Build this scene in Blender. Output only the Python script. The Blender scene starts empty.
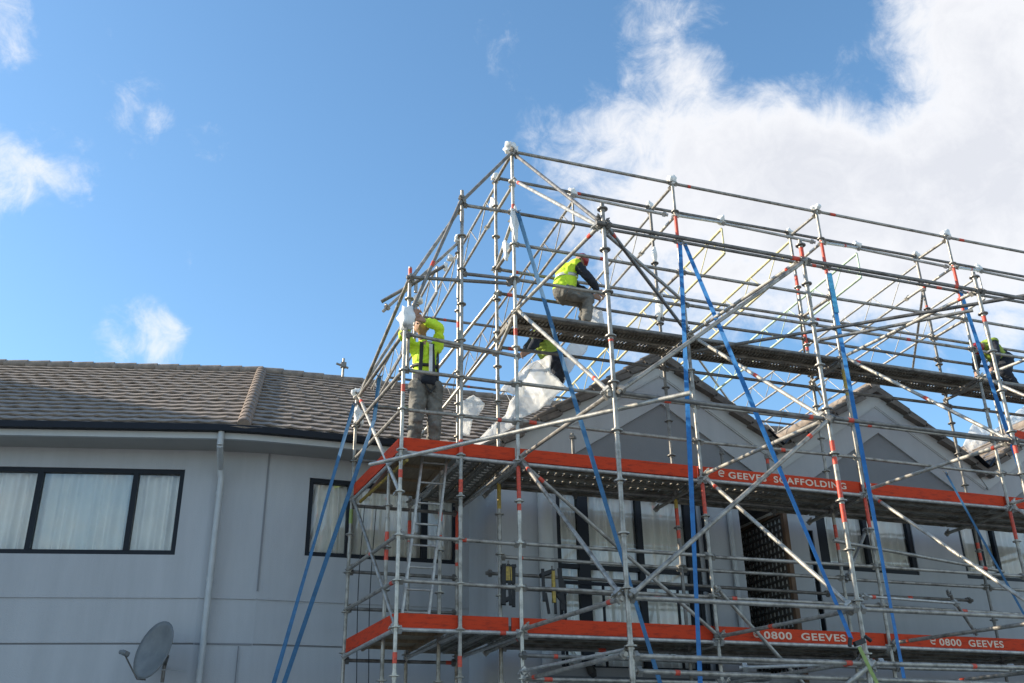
import bpy, bmesh, math, random
from mathutils import Vector, Matrix, noise
R = math.radians
random.seed(7)
sc = bpy.context.scene
col = sc.collection
V = Vector

# ------------------------------------------------------------------ helpers
class MB:
    """collects boxes, tubes and sheets and links them as one mesh object"""
    def __init__(s): s.v = []; s.f = []; s.sm = []
    def add(s, vs, fs, smooth=False):
        o = len(s.v); s.v += [tuple(v) for v in vs]
        s.f += [tuple(i + o for i in f) for f in fs]; s.sm += [smooth] * len(fs); return s
    def tube(s, a, b, r=0.0242, n=10, r2=None, cap=True):
        a = V(a); b = V(b); d = (b - a).normalized()
        x = d.orthogonal().normalized(); y = d.cross(x); r2 = r if r2 is None else r2
        vs = []
        for p, q in ((a, r), (b, r2)):
            for i in range(n):
                t = 2 * math.pi * i / n
                vs.append(p + x * math.cos(t) * q + y * math.sin(t) * q)
        s.add(vs, [(i, (i + 1) % n, n + (i + 1) % n, n + i) for i in range(n)], True)
        if cap: s.add(vs, [tuple(range(n - 1, -1, -1)), tuple(range(n, 2 * n))])
        return s
    def path(s, pts, r, n=8):
        for a, b in zip(pts[:-1], pts[1:]): s.tube(a, b, r, n)
        return s
    def box(s, x0, x1, y0, y1, z0, z1):
        vs = [(x, y, z) for z in (z0, z1) for y in (y0, y1) for x in (x0, x1)]
        return s.add(vs, [(0, 2, 3, 1), (4, 5, 7, 6), (0, 1, 5, 4), (2, 6, 7, 3), (0, 4, 6, 2), (1, 3, 7, 5)])
    def obox(s, c, ax, ay, az):
        """box from centre and three half-axis vectors"""
        c = V(c); ax = V(ax); ay = V(ay); az = V(az)
        vs = [c + ax * i + ay * j + az * k for k in (-1, 1) for j in (-1, 1) for i in (-1, 1)]
        return s.add(vs, [(0, 2, 3, 1), (4, 5, 7, 6), (0, 1, 5, 4), (2, 6, 7, 3), (0, 4, 6, 2), (1, 3, 7, 5)])
    def bar(s, a, b, w, h, up=(0, 0, 1)):
        """rectangular bar a->b, half width w sideways and half height h along up"""
        a = V(a); b = V(b); d = b - a; L = d.length; d = d / L; up = V(up)
        side = d.cross(up).normalized(); u = side.cross(d).normalized()
        return s.obox((a + b) / 2, d * L / 2, side * w, u * h)
    def build(s, name, mat, parent=None, bevel=0):
        me = bpy.data.meshes.new(name); me.from_pydata(s.v, [], s.f); me.update()
        for p, q in zip(me.polygons, s.sm): p.use_smooth = q
        me.materials.append(mat)
        o = bpy.data.objects.new(name, me); col.objects.link(o)
        if parent: o.parent = parent
        if bevel:
            m = o.modifiers.new('bevel', 'BEVEL'); m.width = bevel; m.segments = 2; m.limit_method = 'ANGLE'
        return o

def tag(o, label=None, cat=None, group=None, kind=None):
    if label: o['label'] = label
    if cat: o['category'] = cat
    if group: o['group'] = group
    if kind: o['kind'] = kind
    return o
def empty(name, loc=(0, 0, 0), label=None, cat=None, group=None):
    o = bpy.data.objects.new(name, None); o.location = loc; o.empty_display_size = .3
    col.objects.link(o); return tag(o, label, cat, group)

# ------------------------------------------------------------------ materials
def mat(name, c, rough=.6, metal=0, var=.12, scale=3.0, bump=0, bscale=40, spec=.5, stretch=(1, 1, 1), c2=None, rvar=.1, thr=(.35, .7)):
    m = bpy.data.materials.new(name); m.use_nodes = True; nt = m.node_tree; b = nt.nodes['Principled BSDF']
    b.inputs['Roughness'].default_value = rough; b.inputs['Metallic'].default_value = metal
    b.inputs['Specular IOR Level'].default_value = spec
    tc = nt.nodes.new('ShaderNodeTexCoord'); mp = nt.nodes.new('ShaderNodeMapping'); mp.inputs['Scale'].default_value = stretch
    nt.links.new(tc.outputs['Object'], mp.inputs['Vector'])
    n = nt.nodes.new('ShaderNodeTexNoise'); n.inputs['Scale'].default_value = scale; n.inputs['Detail'].default_value = 6
    n.inputs['Roughness'].default_value = .65
    nt.links.new(mp.outputs[0], n.inputs['Vector'])
    r = nt.nodes.new('ShaderNodeValToRGB'); r.color_ramp.elements[0].position = thr[0]; r.color_ramp.elements[1].position = thr[1]
    lo = c2 if c2 else tuple(x * (1 - var) for x in c); hi = c if c2 else tuple(min(1, x * (1 + var)) for x in c)
    r.color_ramp.elements[0].color = (*lo, 1); r.color_ramp.elements[1].color = (*hi, 1)
    nt.links.new(n.outputs['Fac'], r.inputs[0]); nt.links.new(r.outputs[0], b.inputs['Base Color'])
    mr = nt.nodes.new('ShaderNodeMapRange'); mr.inputs['To Min'].default_value = max(.02, rough - rvar); mr.inputs['To Max'].default_value = min(1, rough + rvar)
    nt.links.new(n.outputs['Fac'], mr.inputs['Value']); nt.links.new(mr.outputs[0], b.inputs['Roughness'])
    if bump:
        n2 = nt.nodes.new('ShaderNodeTexNoise'); n2.inputs['Scale'].default_value = bscale; n2.inputs['Detail'].default_value = 4
        nt.links.new(tc.outputs['Object'], n2.inputs['Vector'])
        bp = nt.nodes.new('ShaderNodeBump'); bp.inputs['Strength'].default_value = bump; bp.inputs['Distance'].default_value = .02
        nt.links.new(n2.outputs['Fac'], bp.inputs['Height']); nt.links.new(bp.outputs[0], b.inputs['Normal'])
    return m
M = {}
M['steel'] = mat('galvanised_steel', (.38, .355, .31), .42, .45, c2=(.13, .118, .10), scale=9, bump=.1, rvar=.15, thr=(.3, .58))
M['steel_pale'] = mat('clean_galvanised_steel', (.54, .51, .44), .38, .35, c2=(.25, .235, .205), scale=9, bump=.1, rvar=.15, thr=(.3, .6))
M['steel_dark'] = mat('weathered_steel', (.25, .24, .22), .5, .4, c2=(.09, .08, .07), scale=8, bump=.15, thr=(.3, .65))
M['alu'] = mat('aluminium', (.55, .54, .50), .38, .4, c2=(.30, .29, .27), scale=12)
M['alu_yellow'] = mat('yellow_painted_aluminium', (.66, .60, .34), .45, .1, var=.2, scale=12)
M['alu_green'] = mat('pale_green_painted_aluminium', (.52, .66, .50), .45, .1, var=.2, scale=12)
M['red'] = mat('red_paint', (.66, .075, .035), .5, 0, c2=(.32, .05, .03), scale=30, thr=(.3, .55))
M['yellow'] = mat('yellow_paint', (.55, .38, .05), .5, 0, c2=(.25, .17, .04), scale=25)
M['lime'] = mat('lime_paint', (.26, .34, .10), .5, 0, var=.2, scale=25)
M['orange'] = mat('orange_toe_board_paint', (.55, .052, .016), .75, 0, c2=(.27, .03, .014), scale=5, bump=.15, stretch=(1, 1, 5), thr=(.3, .5), spec=.2)
M['cream'] = mat('cream_lettering', (.66, .50, .38), .6, var=.15, scale=30)
M['plank'] = mat('steel_plank', (.38, .35, .29), .5, .35, c2=(.14, .12, .09), scale=5, bump=.2, stretch=(1, 1, 1))
M['ply'] = mat('plywood', (.34, .25, .15), .7, 0, c2=(.22, .155, .09), scale=6, stretch=(5, 1, 1))
M['wall'] = mat('grey_render', (.405, .415, .425), .85, 0, var=.06, scale=1.0, stretch=(4, 4, .5), bump=.25, bscale=90)
M['wall_dark'] = mat('dark_grey_and_gable_shade', (.215, .22, .23), .85, 0, var=.06, scale=1.5, bump=.2, bscale=90)  # on the gables this grey paints in the recess shade
M['trim'] = mat('light_grey_trim', (.46, .47, .46), .6, 0, var=.06, scale=3)
M['soffit'] = mat('soffit', (.36, .35, .32), .8, 0, var=.05, scale=3)
M['gutter'] = mat('charcoal_gutter', (.010, .013, .020), .6, spec=.25, metal=0, var=.2, scale=5) #( 0, var=.2, scale=5)
M['frame'] = mat('charcoal_window_frame', (.009, .012, .018), .5, 0, var=.2, scale=6, spec=.25)
M['pvc'] = mat('downpipe', (.43, .45, .45), .5, 0, var=.08, scale=5)
M['door_dark'] = mat('dark_garage_door', (.035, .03, .026), .6, 0, var=.3, scale=4)
M['tile'] = mat('concrete_roof_tile', (.34, .28, .228), .8, 0, c2=(.155, .13, .11), scale=7, bump=.25, bscale=60, thr=(.3, .7))
M['tile_dark'] = mat('dark_verge_tile', (.19, .16, .135), .8, 0, c2=(.095, .082, .07), scale=7, bump=.3, bscale=60)
M['tile_warm'] = mat('weathered_ridge_tile', (.30, .225, .165), .8, 0, c2=(.17, .135, .11), scale=6, bump=.4, bscale=60)
M['asphalt'] = mat('concrete_yard', (.30, .29, .27), .9, 0, var=.2, scale=2, bump=.3)
M['white_plastic'] = mat('white_plastic', (.80, .80, .77), .45, 0, var=.05, scale=8, bump=.5, bscale=14)
M['strap'] = mat('blue_webbing', (.018, .16, .40), .6, 0, c2=(.012, .10, .28), scale=14, thr=(.3, .6))
M['strap_light'] = mat('pale_blue_webbing', (.08, .36, .55), .6, 0, var=.2, scale=14)
M['strap_dark'] = mat('faded_blue_webbing', (.035, .13, .25), .65, 0, var=.2, scale=14)
M['black'] = mat('black_webbing', (.02, .02, .02), .6, 0, var=.3, scale=20)
M['dish'] = mat('satellite_dish', (.20, .21, .21), .6, .1, c2=(.14, .15, .155), scale=6)
M['skin'] = mat('skin', (.42, .24, .16), .6, 0, var=.08, scale=20)
M['skin_dark'] = mat('brown_skin', (.22, .12, .075), .6, 0, var=.08, scale=20)
M['hivis'] = mat('hi_vis_fabric', (.66, .92, .04), .7, 0, c2=(.52, .76, .03), scale=5, bump=.6, bscale=16, thr=(.3, .6))
M['hivis_dull'] = mat('faded_hi_vis_fabric', (.36, .48, .06), .8, 0, c2=(.24, .33, .05), scale=6, bump=.5, bscale=16)
M['reflect'] = mat('reflective_tape', (.62, .62, .60), .35, .3, var=.1, scale=20)
M['trousers'] = mat('grey_work_trousers', (.20, .19, .165), .85, 0, c2=(.085, .08, .07), scale=5, bump=.8, bscale=14, thr=(.35, .6))
M['dark_cloth'] = mat('dark_cloth', (.018, .022, .032), .85, 0, var=.3, scale=8, bump=.5, bscale=20)
M['helmet_red'] = mat('red_helmet', (.30, .02, .025), .4, 0, var=.1, scale=8)
M['helmet_white'] = mat('white_helmet', (.75, .75, .72), .3, 0, var=.05, scale=8)
M['boot'] = mat('boot_leather', (.05, .035, .025), .6, 0, var=.3, scale=12)
M['curtain'] = mat('net_curtain', (.93, .92, .88), .9, 0, var=.06, scale=2)
M['room'] = mat('dark_room', (.15, .15, .14), .9)
M['cream_wall'] = mat('cream_wall', (.70, .60, .48), .8, 0, var=.08, scale=2)
M['timber'] = mat('brown_timber', (.14, .08, .045), .7, 0, var=.25, scale=7, stretch=(4, 4, 1))
M['trellis'] = mat('dark_trellis', (.075, .065, .055), .6, 0, var=.3, scale=9)
M['leaf'] = mat('leaf', (.10, .16, .03), .6, 0, c2=(.045, .085, .02), scale=2)
# glass
g = bpy.data.materials.new('window_glass'); g.use_nodes = True; nt = g.node_tree; nt.nodes.clear()
out = nt.nodes.new('ShaderNodeOutputMaterial'); mx = nt.nodes.new('ShaderNodeMixShader'); tr = nt.nodes.new('ShaderNodeBsdfTransparent')
gl = nt.nodes.new('ShaderNodeBsdfGlossy'); gl.inputs['Roughness'].default_value = .015
fr = nt.nodes.new('ShaderNodeFresnel'); fr.inputs['IOR'].default_value = 1.75
nz = nt.nodes.new('ShaderNodeTexNoise'); nz.inputs['Scale'].default_value = 1.6; bp = nt.nodes.new('ShaderNodeBump'); bp.inputs['Strength'].default_value = .06; bp.inputs['Distance'].default_value = .05
nt.links.new(nz.outputs['Fac'], bp.inputs['Height']); nt.links.new(bp.outputs[0], gl.inputs['Normal'])
tr.inputs['Color'].default_value = (.97, .98, .97, 1); gl.inputs['Color'].default_value = (.95, .96, .97, 1)
nt.links.new(fr.outputs[0], mx.inputs[0]); nt.links.new(tr.outputs[0], mx.inputs[1]); nt.links.new(gl.outputs[0], mx.inputs[2]); nt.links.new(mx.outputs[0], out.inputs[0])
M['glass'] = g
# thin plastic film, partly translucent
f = bpy.data.materials.new('white_shrink_film'); f.use_nodes = True; nt = f.node_tree; b = nt.nodes['Principled BSDF']
b.inputs['Base Color'].default_value = (.95, .95, .93, 1); b.inputs['Roughness'].default_value = .4
tl = nt.nodes.new('ShaderNodeBsdfTranslucent'); tl.inputs['Color'].default_value = (.95, .95, .93, 1); mx = nt.nodes.new('ShaderNodeMixShader'); mx.inputs[0].default_value = .5
nz = nt.nodes.new('ShaderNodeTexNoise'); nz.inputs['Scale'].default_value = 9; nz.inputs['Detail'].default_value = 5; bp = nt.nodes.new('ShaderNodeBump'); bp.inputs['Strength'].default_value = .5; bp.inputs['Distance'].default_value = .03
nt.links.new(nz.outputs['Fac'], bp.inputs['Height']); nt.links.new(bp.outputs[0], b.inputs['Normal'])
o_ = nt.nodes['Material Output']; nt.links.new(b.outputs[0], mx.inputs[1]); nt.links.new(tl.outputs[0], mx.inputs[2]); tp_ = nt.nodes.new('ShaderNodeBsdfTransparent'); m3 = nt.nodes.new('ShaderNodeMixShader'); m3.inputs[0].default_value = .32
nt.links.new(mx.outputs[0], m3.inputs[1]); nt.links.new(tp_.outputs[0], m3.inputs[2]); nt.links.new(m3.outputs[0], o_.inputs[0])
M['film'] = f

# ------------------------------------------------------------------ camera
H = 1.6; YAW, PIT, ROLL = R(20.0), R(24.8), R(-1.07)
fw = V((math.sin(YAW) * math.cos(PIT), math.cos(YAW) * math.cos(PIT), math.sin(PIT)))
rt = V((math.cos(YAW), -math.sin(YAW), 0)); up = rt.cross(fw)
rt2 = rt * math.cos(ROLL) + up * math.sin(ROLL); up2 = -rt * math.sin(ROLL) + up * math.cos(ROLL)
cd = bpy.data.cameras.new('camera'); cam = bpy.data.objects.new('camera', cd); col.objects.link(cam)
cam.matrix_world = Matrix(((rt2.x, up2.x, -fw.x, 0), (rt2.y, up2.y, -fw.y, 0), (rt2.z, up2.z, -fw.z, H), (0, 0, 0, 1)))
cd.sensor_width = 36; cd.lens = 35.0; cd.clip_end = 3000; sc.camera = cam

# ------------------------------------------------------------------ sky and sun
SUN_E, SUN_PHI = R(25), R(22)         # elevation; angle behind the facade line, from the left
sdir = V((-math.cos(SUN_E) * math.cos(SUN_PHI), math.cos(SUN_E) * math.sin(SUN_PHI), math.sin(SUN_E)))
sl = bpy.data.lights.new('sun', 'SUN'); so = bpy.data.objects.new('sun', sl); col.objects.link(so)
so.rotation_euler = sdir.to_track_quat('Z', 'Y').to_euler(); sl.energy = 4.0; sl.angle = R(.53); sl.color = (1, .88, .70); so.location = (-20, 20, 30)
w = bpy.data.worlds.new('World'); sc.world = w; w.use_nodes = True; nt = w.node_tree; nt.nodes.clear(); L = nt.links.new
def N(t, **k):
    n = nt.nodes.new(t)
    for a, b in k.items(): setattr(n, a, b)
    return n
wo = N('ShaderNodeOutputWorld'); bg = N('ShaderNodeBackground'); bg.inputs['Strength'].default_value = .135
sky = N('ShaderNodeTexSky', sky_type='NISHITA', sun_disc=False); sky.sun_elevation = SUN_E
sky.sun_rotation = math.atan2(sdir.x, sdir.y); sky.air_density = 1.0; sky.dust_density = .45; sky.ozone_density = 3.2
tc = N('ShaderNodeTexCoord'); sep = N('ShaderNodeSeparateXYZ'); L(tc.outputs['Generated'], sep.inputs[0])
zz = N('ShaderNodeMath', operation='MAXIMUM'); L(sep.outputs['Z'], zz.inputs[0]); zz.inputs[1].default_value = .08
dv = N('ShaderNodeVectorMath', operation='DIVIDE'); cb = N('ShaderNodeCombineXYZ')
for i in range(3): L(zz.outputs[0], cb.inputs[i])
L(tc.outputs['Generated'], dv.inputs[0]); L(cb.outputs[0], dv.inputs[1])
# warped fractal noise on the cloud layer
n1 = N('ShaderNodeTexNoise'); n1.inputs['Scale'].default_value = 2.2; n1.inputs['Detail'].default_value = 9; n1.inputs['Roughness'].default_value = .58; n1.inputs['Distortion'].default_value = .35
L(dv.outputs[0], n1.inputs['Vector'])
n2 = N('ShaderNodeTexNoise'); n2.inputs['Scale'].default_value = 7.5; n2.inputs['Detail'].default_value = 8; n2.inputs['Roughness'].default_value = .6
L(tc.outputs['Generated'], n2.inputs['Vector'])
def math2(op, a, b=None, clamp=False):
    m = N('ShaderNodeMath', operation=op); m.use_clamp = clamp
    for i, x in enumerate((a, b)):
        if x is None: continue
        if isinstance(x, (int, float)): m.inputs[i].default_value = x
        else: L(x, m.inputs[i])
    return m.outputs[0]
def blob(d, deg, wt, soft=.45):
    """smooth bank of cloud round a direction of the sky"""
    d = V(d).normalized(); vm = N('ShaderNodeVectorMath', operation='DOT_PRODUCT'); L(tc.outputs['Generated'], vm.inputs[0]); vm.inputs[1].default_value = d
    mr = N('ShaderNodeMapRange', interpolation_type='SMOOTHSTEP'); mr.inputs['From Min'].default_value = math.cos(R(deg)); mr.inputs['From Max'].default_value = math.cos(R(deg * soft))
    L(vm.outputs['Value'], mr.inputs['Value']); return math2('MULTIPLY', mr.outputs[0], wt)
BL = [((.444, .73, .52), 10, .35, .2), ((.525, .683, .508), 10, .34, .2), ((.599, .634, .488), 11, .40, .2), ((.664, .564, .491), 13, .46, .2), ((.52, .722, .456), 12, .24, .2), ((.368, .748, .552), 7, .30, .1), ((.74, .40, .55), 18, .35, .3),
      ((.493, .651, .578), 7.5, .17, .1), ((.640, .505, .578), 9, .50, .2), ((.553, .536, .637), 6, .16, .1), ((.404, .630, .663), 4.5, .36, 0), ((.387, .688, .615), 4.5, .20, .1),
      ((.596, .566, .570), 4.2, -.62, 0), ((.560, .592, .580), 3.6, -.30, 0), ((.530, .580, .618), 4.5, -.36, 0), ((.47, .60, .645), 3, -.2, .1), ((.581, .737, .344), 9, -.35, .3),
      ((-.040, .914, .404), 3.2, .52, 0), ((-.012, .914, .404), 2.0, .34, 0), ((-.205, .768, .607), 3.8, .60, 0), ((-.170, .842, .512), 2.8, .34, 0), ((-.125, .850, .505), 2.4, .34, 0), ((-.20, .83, .52), 3.0, .18, 0), ((-.185, .862, .47), 3.0, .30, 0),
      ((-.001, .821, .571), 1.8, .50, 0), ((-.061, .807, .587), 2.0, .30, 0), ((-.040, .818, .578), 1.6, .22, 0), ((.15, .85, .5), 16, -.25, .3),
      ((0, -.85, .55), 62, .42, .5), ((.75, -.5, .45), 40, .3, .4)]  # two unseen cloud banks behind the camera, added to fill the shaded facade
acc = None
for d, a, wt, s_ in BL:
    o = blob(d, a, wt, s_); acc = o if acc is None else math2('ADD', acc, o)
n3 = N('ShaderNodeTexNoise'); n3.inputs['Scale'].default_value = 26; n3.inputs['Detail'].default_value = 8; n3.inputs['Roughness'].default_value = .68; n3.inputs['Distortion'].default_value = .6
L(tc.outputs['Generated'], n3.inputs['Vector']); n2.inputs['Distortion'].default_value = .5; n2.inputs['Roughness'].default_value = .66
nn = math2('ADD', math2('ADD', math2('MULTIPLY', n1.outputs['Fac'], 1.1), math2('MULTIPLY', n2.outputs['Fac'], 1.3)), math2('MULTIPLY', n3.outputs['Fac'], 1.1))
den = math2('ADD', nn, acc)
mr = N('ShaderNodeMapRange', interpolation_type='SMOOTHSTEP'); mr.inputs['From Min'].default_value = 1.93; mr.inputs['From Max'].default_value = 2.78
L(den, mr.inputs['Value'])
# cloud colour: bright white, greyer where it is thick
cr = N('ShaderNodeValToRGB'); cr.color_ramp.elements[0].position = .0; cr.color_ramp.elements[0].color = (4.3, 4.28, 4.30, 1)
cr.color_ramp.elements[1].position = 1; cr.color_ramp.elements[1].color = (3.25, 3.3, 3.5, 1)
th = N('ShaderNodeMapRange'); th.inputs['From Min'].default_value = 2.35; th.inputs['From Max'].default_value = 3.3; L(den, th.inputs['Value']); L(th.outputs[0], cr.inputs[0])
mixc = N('ShaderNodeMix', data_type='RGBA'); L(math2('MULTIPLY', mr.outputs[0], .93), mixc.inputs['Factor']); hs_ = N('ShaderNodeHueSaturation'); hs_.inputs['Saturation'].default_value = 1.06; hs_.inputs['Hue'].default_value = .492; hs_.inputs['Value'].default_value = 1.06; L(sky.outputs[0], hs_.inputs['Color']); L(hs_.outputs[0], mixc.inputs['A']); L(cr.outputs[0], mixc.inputs['B'])
L(mixc.outputs['Result'], bg.inputs['Color']); L(bg.outputs[0], wo.inputs['Surface'])
sc.view_settings.view_transform = 'Standard'; sc.view_settings.look = 'None'; sc.view_settings.exposure = .92; sc.view_settings.gamma = 1

# ------------------------------------------------------------------ ground
tag(MB().add([(-300, -300, 0), (300, -300, 0), (300, 300, 0), (-300, 300, 0)], [(0, 1, 2, 3)]).build('ground', M['asphalt']), kind='structure')

# ------------------------------------------------------------------ the building
bld = empty('apartment_building', (4, 14, 0), 'long grey rendered two-storey block with brown tiled roof and charcoal windows', 'building')
def bpart(mb, name, m, parent=None, bevel=0):
    o = mb.build(name, m, bevel=bevel)
    p = parent or bld; o.parent = p
    root = p
    mw = Matrix.Identity(4)
    while root: mw = Matrix.Translation(root.location) @ mw; root = root.parent
    if parent is None: o.matrix_parent_inverse = Matrix.Translation(bld.location).inverted()
    return o
def frame_at(P0, ang):
    """local wall frame: s along the wall, d outward (towards the street), z up"""
    c, s = math.cos(ang), math.sin(ang)
    return lambda a, d, z: V((P0[0] + a * c + d * s, P0[1] + a * s - d * c, z))
def lbox(mb, F, a0, a1, d0, d1, z0, z1):
    vs = [F(a, d, z) for z in (z0, z1) for d in (d0, d1) for a in (a0, a1)]
    return mb.add(vs, [(0, 1, 3, 2), (4, 6, 7, 5), (0, 4, 5, 1), (2, 3, 7, 6), (0, 2, 6, 4), (1, 5, 7, 3)])
def wall(F, a0, a1, z0, z1, holes, t=.22):
    mb = MB(); xs = sorted({a0, a1} | {h[0] for h in holes} | {h[1] for h in holes}); zs = sorted({z0, z1} | {h[2] for h in holes} | {h[3] for h in holes})
    def hole(x, z): return any(h[0] < x < h[1] and h[2] < z < h[3] for h in holes)
    for i in range(len(xs) - 1):
        for j in range(len(zs) - 1):
            if hole((xs[i] + xs[i + 1]) / 2, (zs[j] + zs[j + 1]) / 2): continue
            mb.add([F(xs[i], 0, zs[j]), F(xs[i + 1], 0, zs[j]), F(xs[i + 1], 0, zs[j + 1]), F(xs[i], 0, zs[j + 1])], [(0, 1, 2, 3)])
            mb.add([F(xs[i], -t, zs[j]), F(xs[i + 1], -t, zs[j]), F(xs[i + 1], -t, zs[j + 1]), F(xs[i], -t, zs[j + 1])], [(3, 2, 1, 0)])
    for x0, x1, y0, y1 in holes:
        for q in ([(x0, y0), (x1, y0)], [(x1, y0), (x1, y1)], [(x1, y1), (x0, y1)], [(x0, y1), (x0, y0)]):
            (p, r), (s_, u) = q
            mb.add([F(p, 0, r), F(s_, 0, u), F(s_, -t, u), F(p, -t, r)], [(0, 3, 2, 1)])
    return mb
def curtain(F, a0, a1, z0, z1, d=-.14, seed=0, m='curtain', per=.15):
    rnd = random.Random(seed); mb = MB(); n = int((a1 - a0) / .012); vs = []
    ph = rnd.random() * 6; 
    for i in range(n + 1):
        a = a0 + (a1 - a0) * i / n; q = 2 * math.pi * a / per
        for k, z in enumerate((z1, (z0 + z1) / 2, z0)):
            dd = .036 * math.sin(q + ph + .9 * math.sin(q * .31 + ph)) * (.7 + .3 * k) + .012 * math.sin(q * .43 + k * .4)
            vs.append(F(a, d + dd, z))
    fs = [(3 * i + k, 3 * i + 3 + k, 3 * i + 4 + k, 3 * i + 1 + k) for i in range(n) for k in (0, 1)]
    mb.add(vs, fs, True); return mb
def window(F, a0, a1, z0, z1, mull, seed, fw_=.065, rails=(), curt=True, sash=()):
    """window in its hole: outer frame > panes, curtain, dark reveal behind"""
    mb = MB(); d0, d1 = -.10, -.02
    lbox(mb, F, a0 + .004, a0 + fw_, d0, d1, z0 + .004, z1 - .004); lbox(mb, F, a1 - fw_, a1 - .004, d0, d1, z0 + .004, z1 - .004)
    lbox(mb, F, a0 + fw_, a1 - fw_, d0, d1, z0 + .004, z0 + fw_); lbox(mb, F, a0 + fw_, a1 - fw_, d0, d1, z1 - fw_, z1 - .004)
    for m_, w_ in mull: lbox(mb, F, m_ - w_ / 2, m_ + w_ / 2, d0, d1 + .008, z0 + fw_, z1 - fw_)
    for r_, w_ in rails: lbox(mb, F, a0 + fw_, a1 - fw_, d0 + .003, d1 - .004, r_ - w_ / 2, r_ + w_ / 2)
    for s0, s1 in sash:
        for q in ((s0, s0 + .05, z0 + fw_, z1 - fw_), (s1 - .05, s1, z0 + fw_, z1 - fw_), (s0 + .05, s1 - .05, z0 + fw_, z0 + fw_ + .05), (s0 + .05, s1 - .05, z1 - fw_ - .05, z1 - fw_)):
            lbox(mb, F, q[0], q[1], d0 + .01, d1 + .014, q[2], q[3])
    fr_ = bpart(mb, 'window', M['frame'])
    def sub(mb_, nm, m_): o = mb_.build(nm, m_); o.parent = fr_; o.matrix_parent_inverse = fr_.matrix_world.inverted(); return o
    e = [a0 + fw_ * .5] + [m_ for m_, _ in mull] + [a1 - fw_ * .5]
    for p, q in zip(e[:-1], e[1:]):
        sub(MB().add([F(p, -.06, z0 + .02), F(q, -.06, z0 + .02), F(q, -.06, z1 - .02), F(p, -.06, z1 - .02)], [(0, 1, 2, 3)]), 'pane', M['glass'])
    if curt: sub(curtain(F, a0 + .02, a1 - .02, z0 - .05, z1 + .02, seed=seed), 'curtain', M['curtain'])
    rb = MB(); lbox(rb, F, a0 - .1, a1 + .1, -2.4, -.24, z0 - .3, z1 + .2); rb.f = rb.f[:2] + [rb.f[2]] + rb.f[4:]; rb.sm = [False] * len(rb.f)
    sub(rb, 'room_interior', M['room'])
    return fr_

ZE = 6.46                                  # eave height
K1 = (1.39, 14.30); K2 = (.63, 14.39)
FL = frame_at(K2, R(-13)); FF = frame_at(K2, math.atan2(K1[1] - K2[1], K1[0] - K2[0])); FR = frame_at((0, 14.3), 0); FS = frame_at((0, 13.0), 0)
flen = math.hypot(K1[0] - K2[0], K1[1] - K2[1])
# walls of the left wing (local s is negative going left)
bpart(wall(FL, -14, 0, 3.60, ZE + .1, [(-3.15, -.39, 4.775, 6.0), (-8.4, -5.0, 4.775, 6.0)]), 'wall', M['wall'])
bpart(wall(FL, -14, 0, 0, 3.575, [(-8.4, -5, .2, 2.3)]), 'wall', M['wall'])
bpart(wall(FF, 0, flen, 0, ZE + .1, []), 'wall', M['wall'])
bpart(wall(FR, K1[0], 4.45, 3.60, ZE + .1, [(2.0, 4.27, 4.83, 5.98)]), 'wall', M['wall'])
bpart(wall(FR, K1[0], 4.45, 0, 3.575, []), 'wall', M['wall'])
gb = MB(); lbox(gb, FL, -14, 0, -.22, -.014, 3.575, 3.60); lbox(gb, FR, K1[0], 4.45, -.22, -.014, 3.575, 3.60); lbox(gb, FF, .01, flen - .01, .002, .008, 3.575, 3.60); bpart(gb, 'shadow_groove', M['wall_dark'])
band = MB(); lbox(band, FL, -14, -.01, .003, .016, 4.185, 4.205); lbox(band, FF, .01, flen - .01, .003, .016, 4.185, 4.205); lbox(band, FR, K1[0] + .01, 4.44, .003, .016, 4.185, 4.205)
bpart(band, 'wall_moulding', M['wall'])
jn = MB(); lbox(jn, FR, K1[0] - .012, K1[0] + .012, .002, .012, 4.3, ZE); lbox(jn, FR, 1.20, 1.214, .002, .01, 2.2, 3.56)
bpart(jn, 'wall_joint', M['wall_dark'])
window(FL, -3.15, -.39, 4.775, 6.0, [(-1.06, .075), (-2.36, .075)], 1, sash=())
window(FR, 2.0, 4.27, 4.83, 5.98, [(2.62, .09), (3.76, .09)], 2, sash=())
window(FL, -8.4, -5.0, 4.775, 6.0, [(-6.7, .075)], 8)
# step out to the gabled front
FT = frame_at((4.45, 14.3), R(-90))
bpart(wall(FT, 0, 1.30, 0, ZE + .2, []), 'wall', M['wall'])
# gabled front wall, with openings
holes = [(5.36, 7.66, 3.2, 5.75), (8.40, 9.14, 3.2, 5.75), (9.60, 9.72, 3.6, 5.4), (9.80, 11.66, 4.80, 5.85), (12.62, 14.3, 4.80, 5.85), (6.3, 8.3, 0, 3.04), (8.8, 11.4, 0, 3.04), (11.9, 14.4, 0, 3.04)]
bpart(wall(FS, 4.45, 19, 0, 6.10, holes), 'wall', M['wall'])
window(FS, 5.36, 7.66, 3.2, 5.75, [(5.78, .17), (6.69, .085), (7.52, .12)], 3, rails=((4.62, .06),))
window(FS, 9.80, 11.66, 4.80, 5.85, [(9.90, .16), (10.75, .07)], 4, fw_=.08)
window(FS, 12.62, 14.3, 4.80, 5.85, [(13.05, .07), (13.38, .05)], 5)
window(FS, 9.60, 9.72, 3.6, 5.4, [], 6, fw_=.018)
gd = MB()
for a0, a1 in ((6.3, 8.3), (8.8, 11.4), (11.9, 14.4)):
    for k in range(6): lbox(gd, FS, a0 + .02, a1 - .02, -.20, -.13 - .01 * (k % 2), .02 + k * .50, .49 + k * .50)
bpart(gd, 'garage_door', M['door_dark'])
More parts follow.
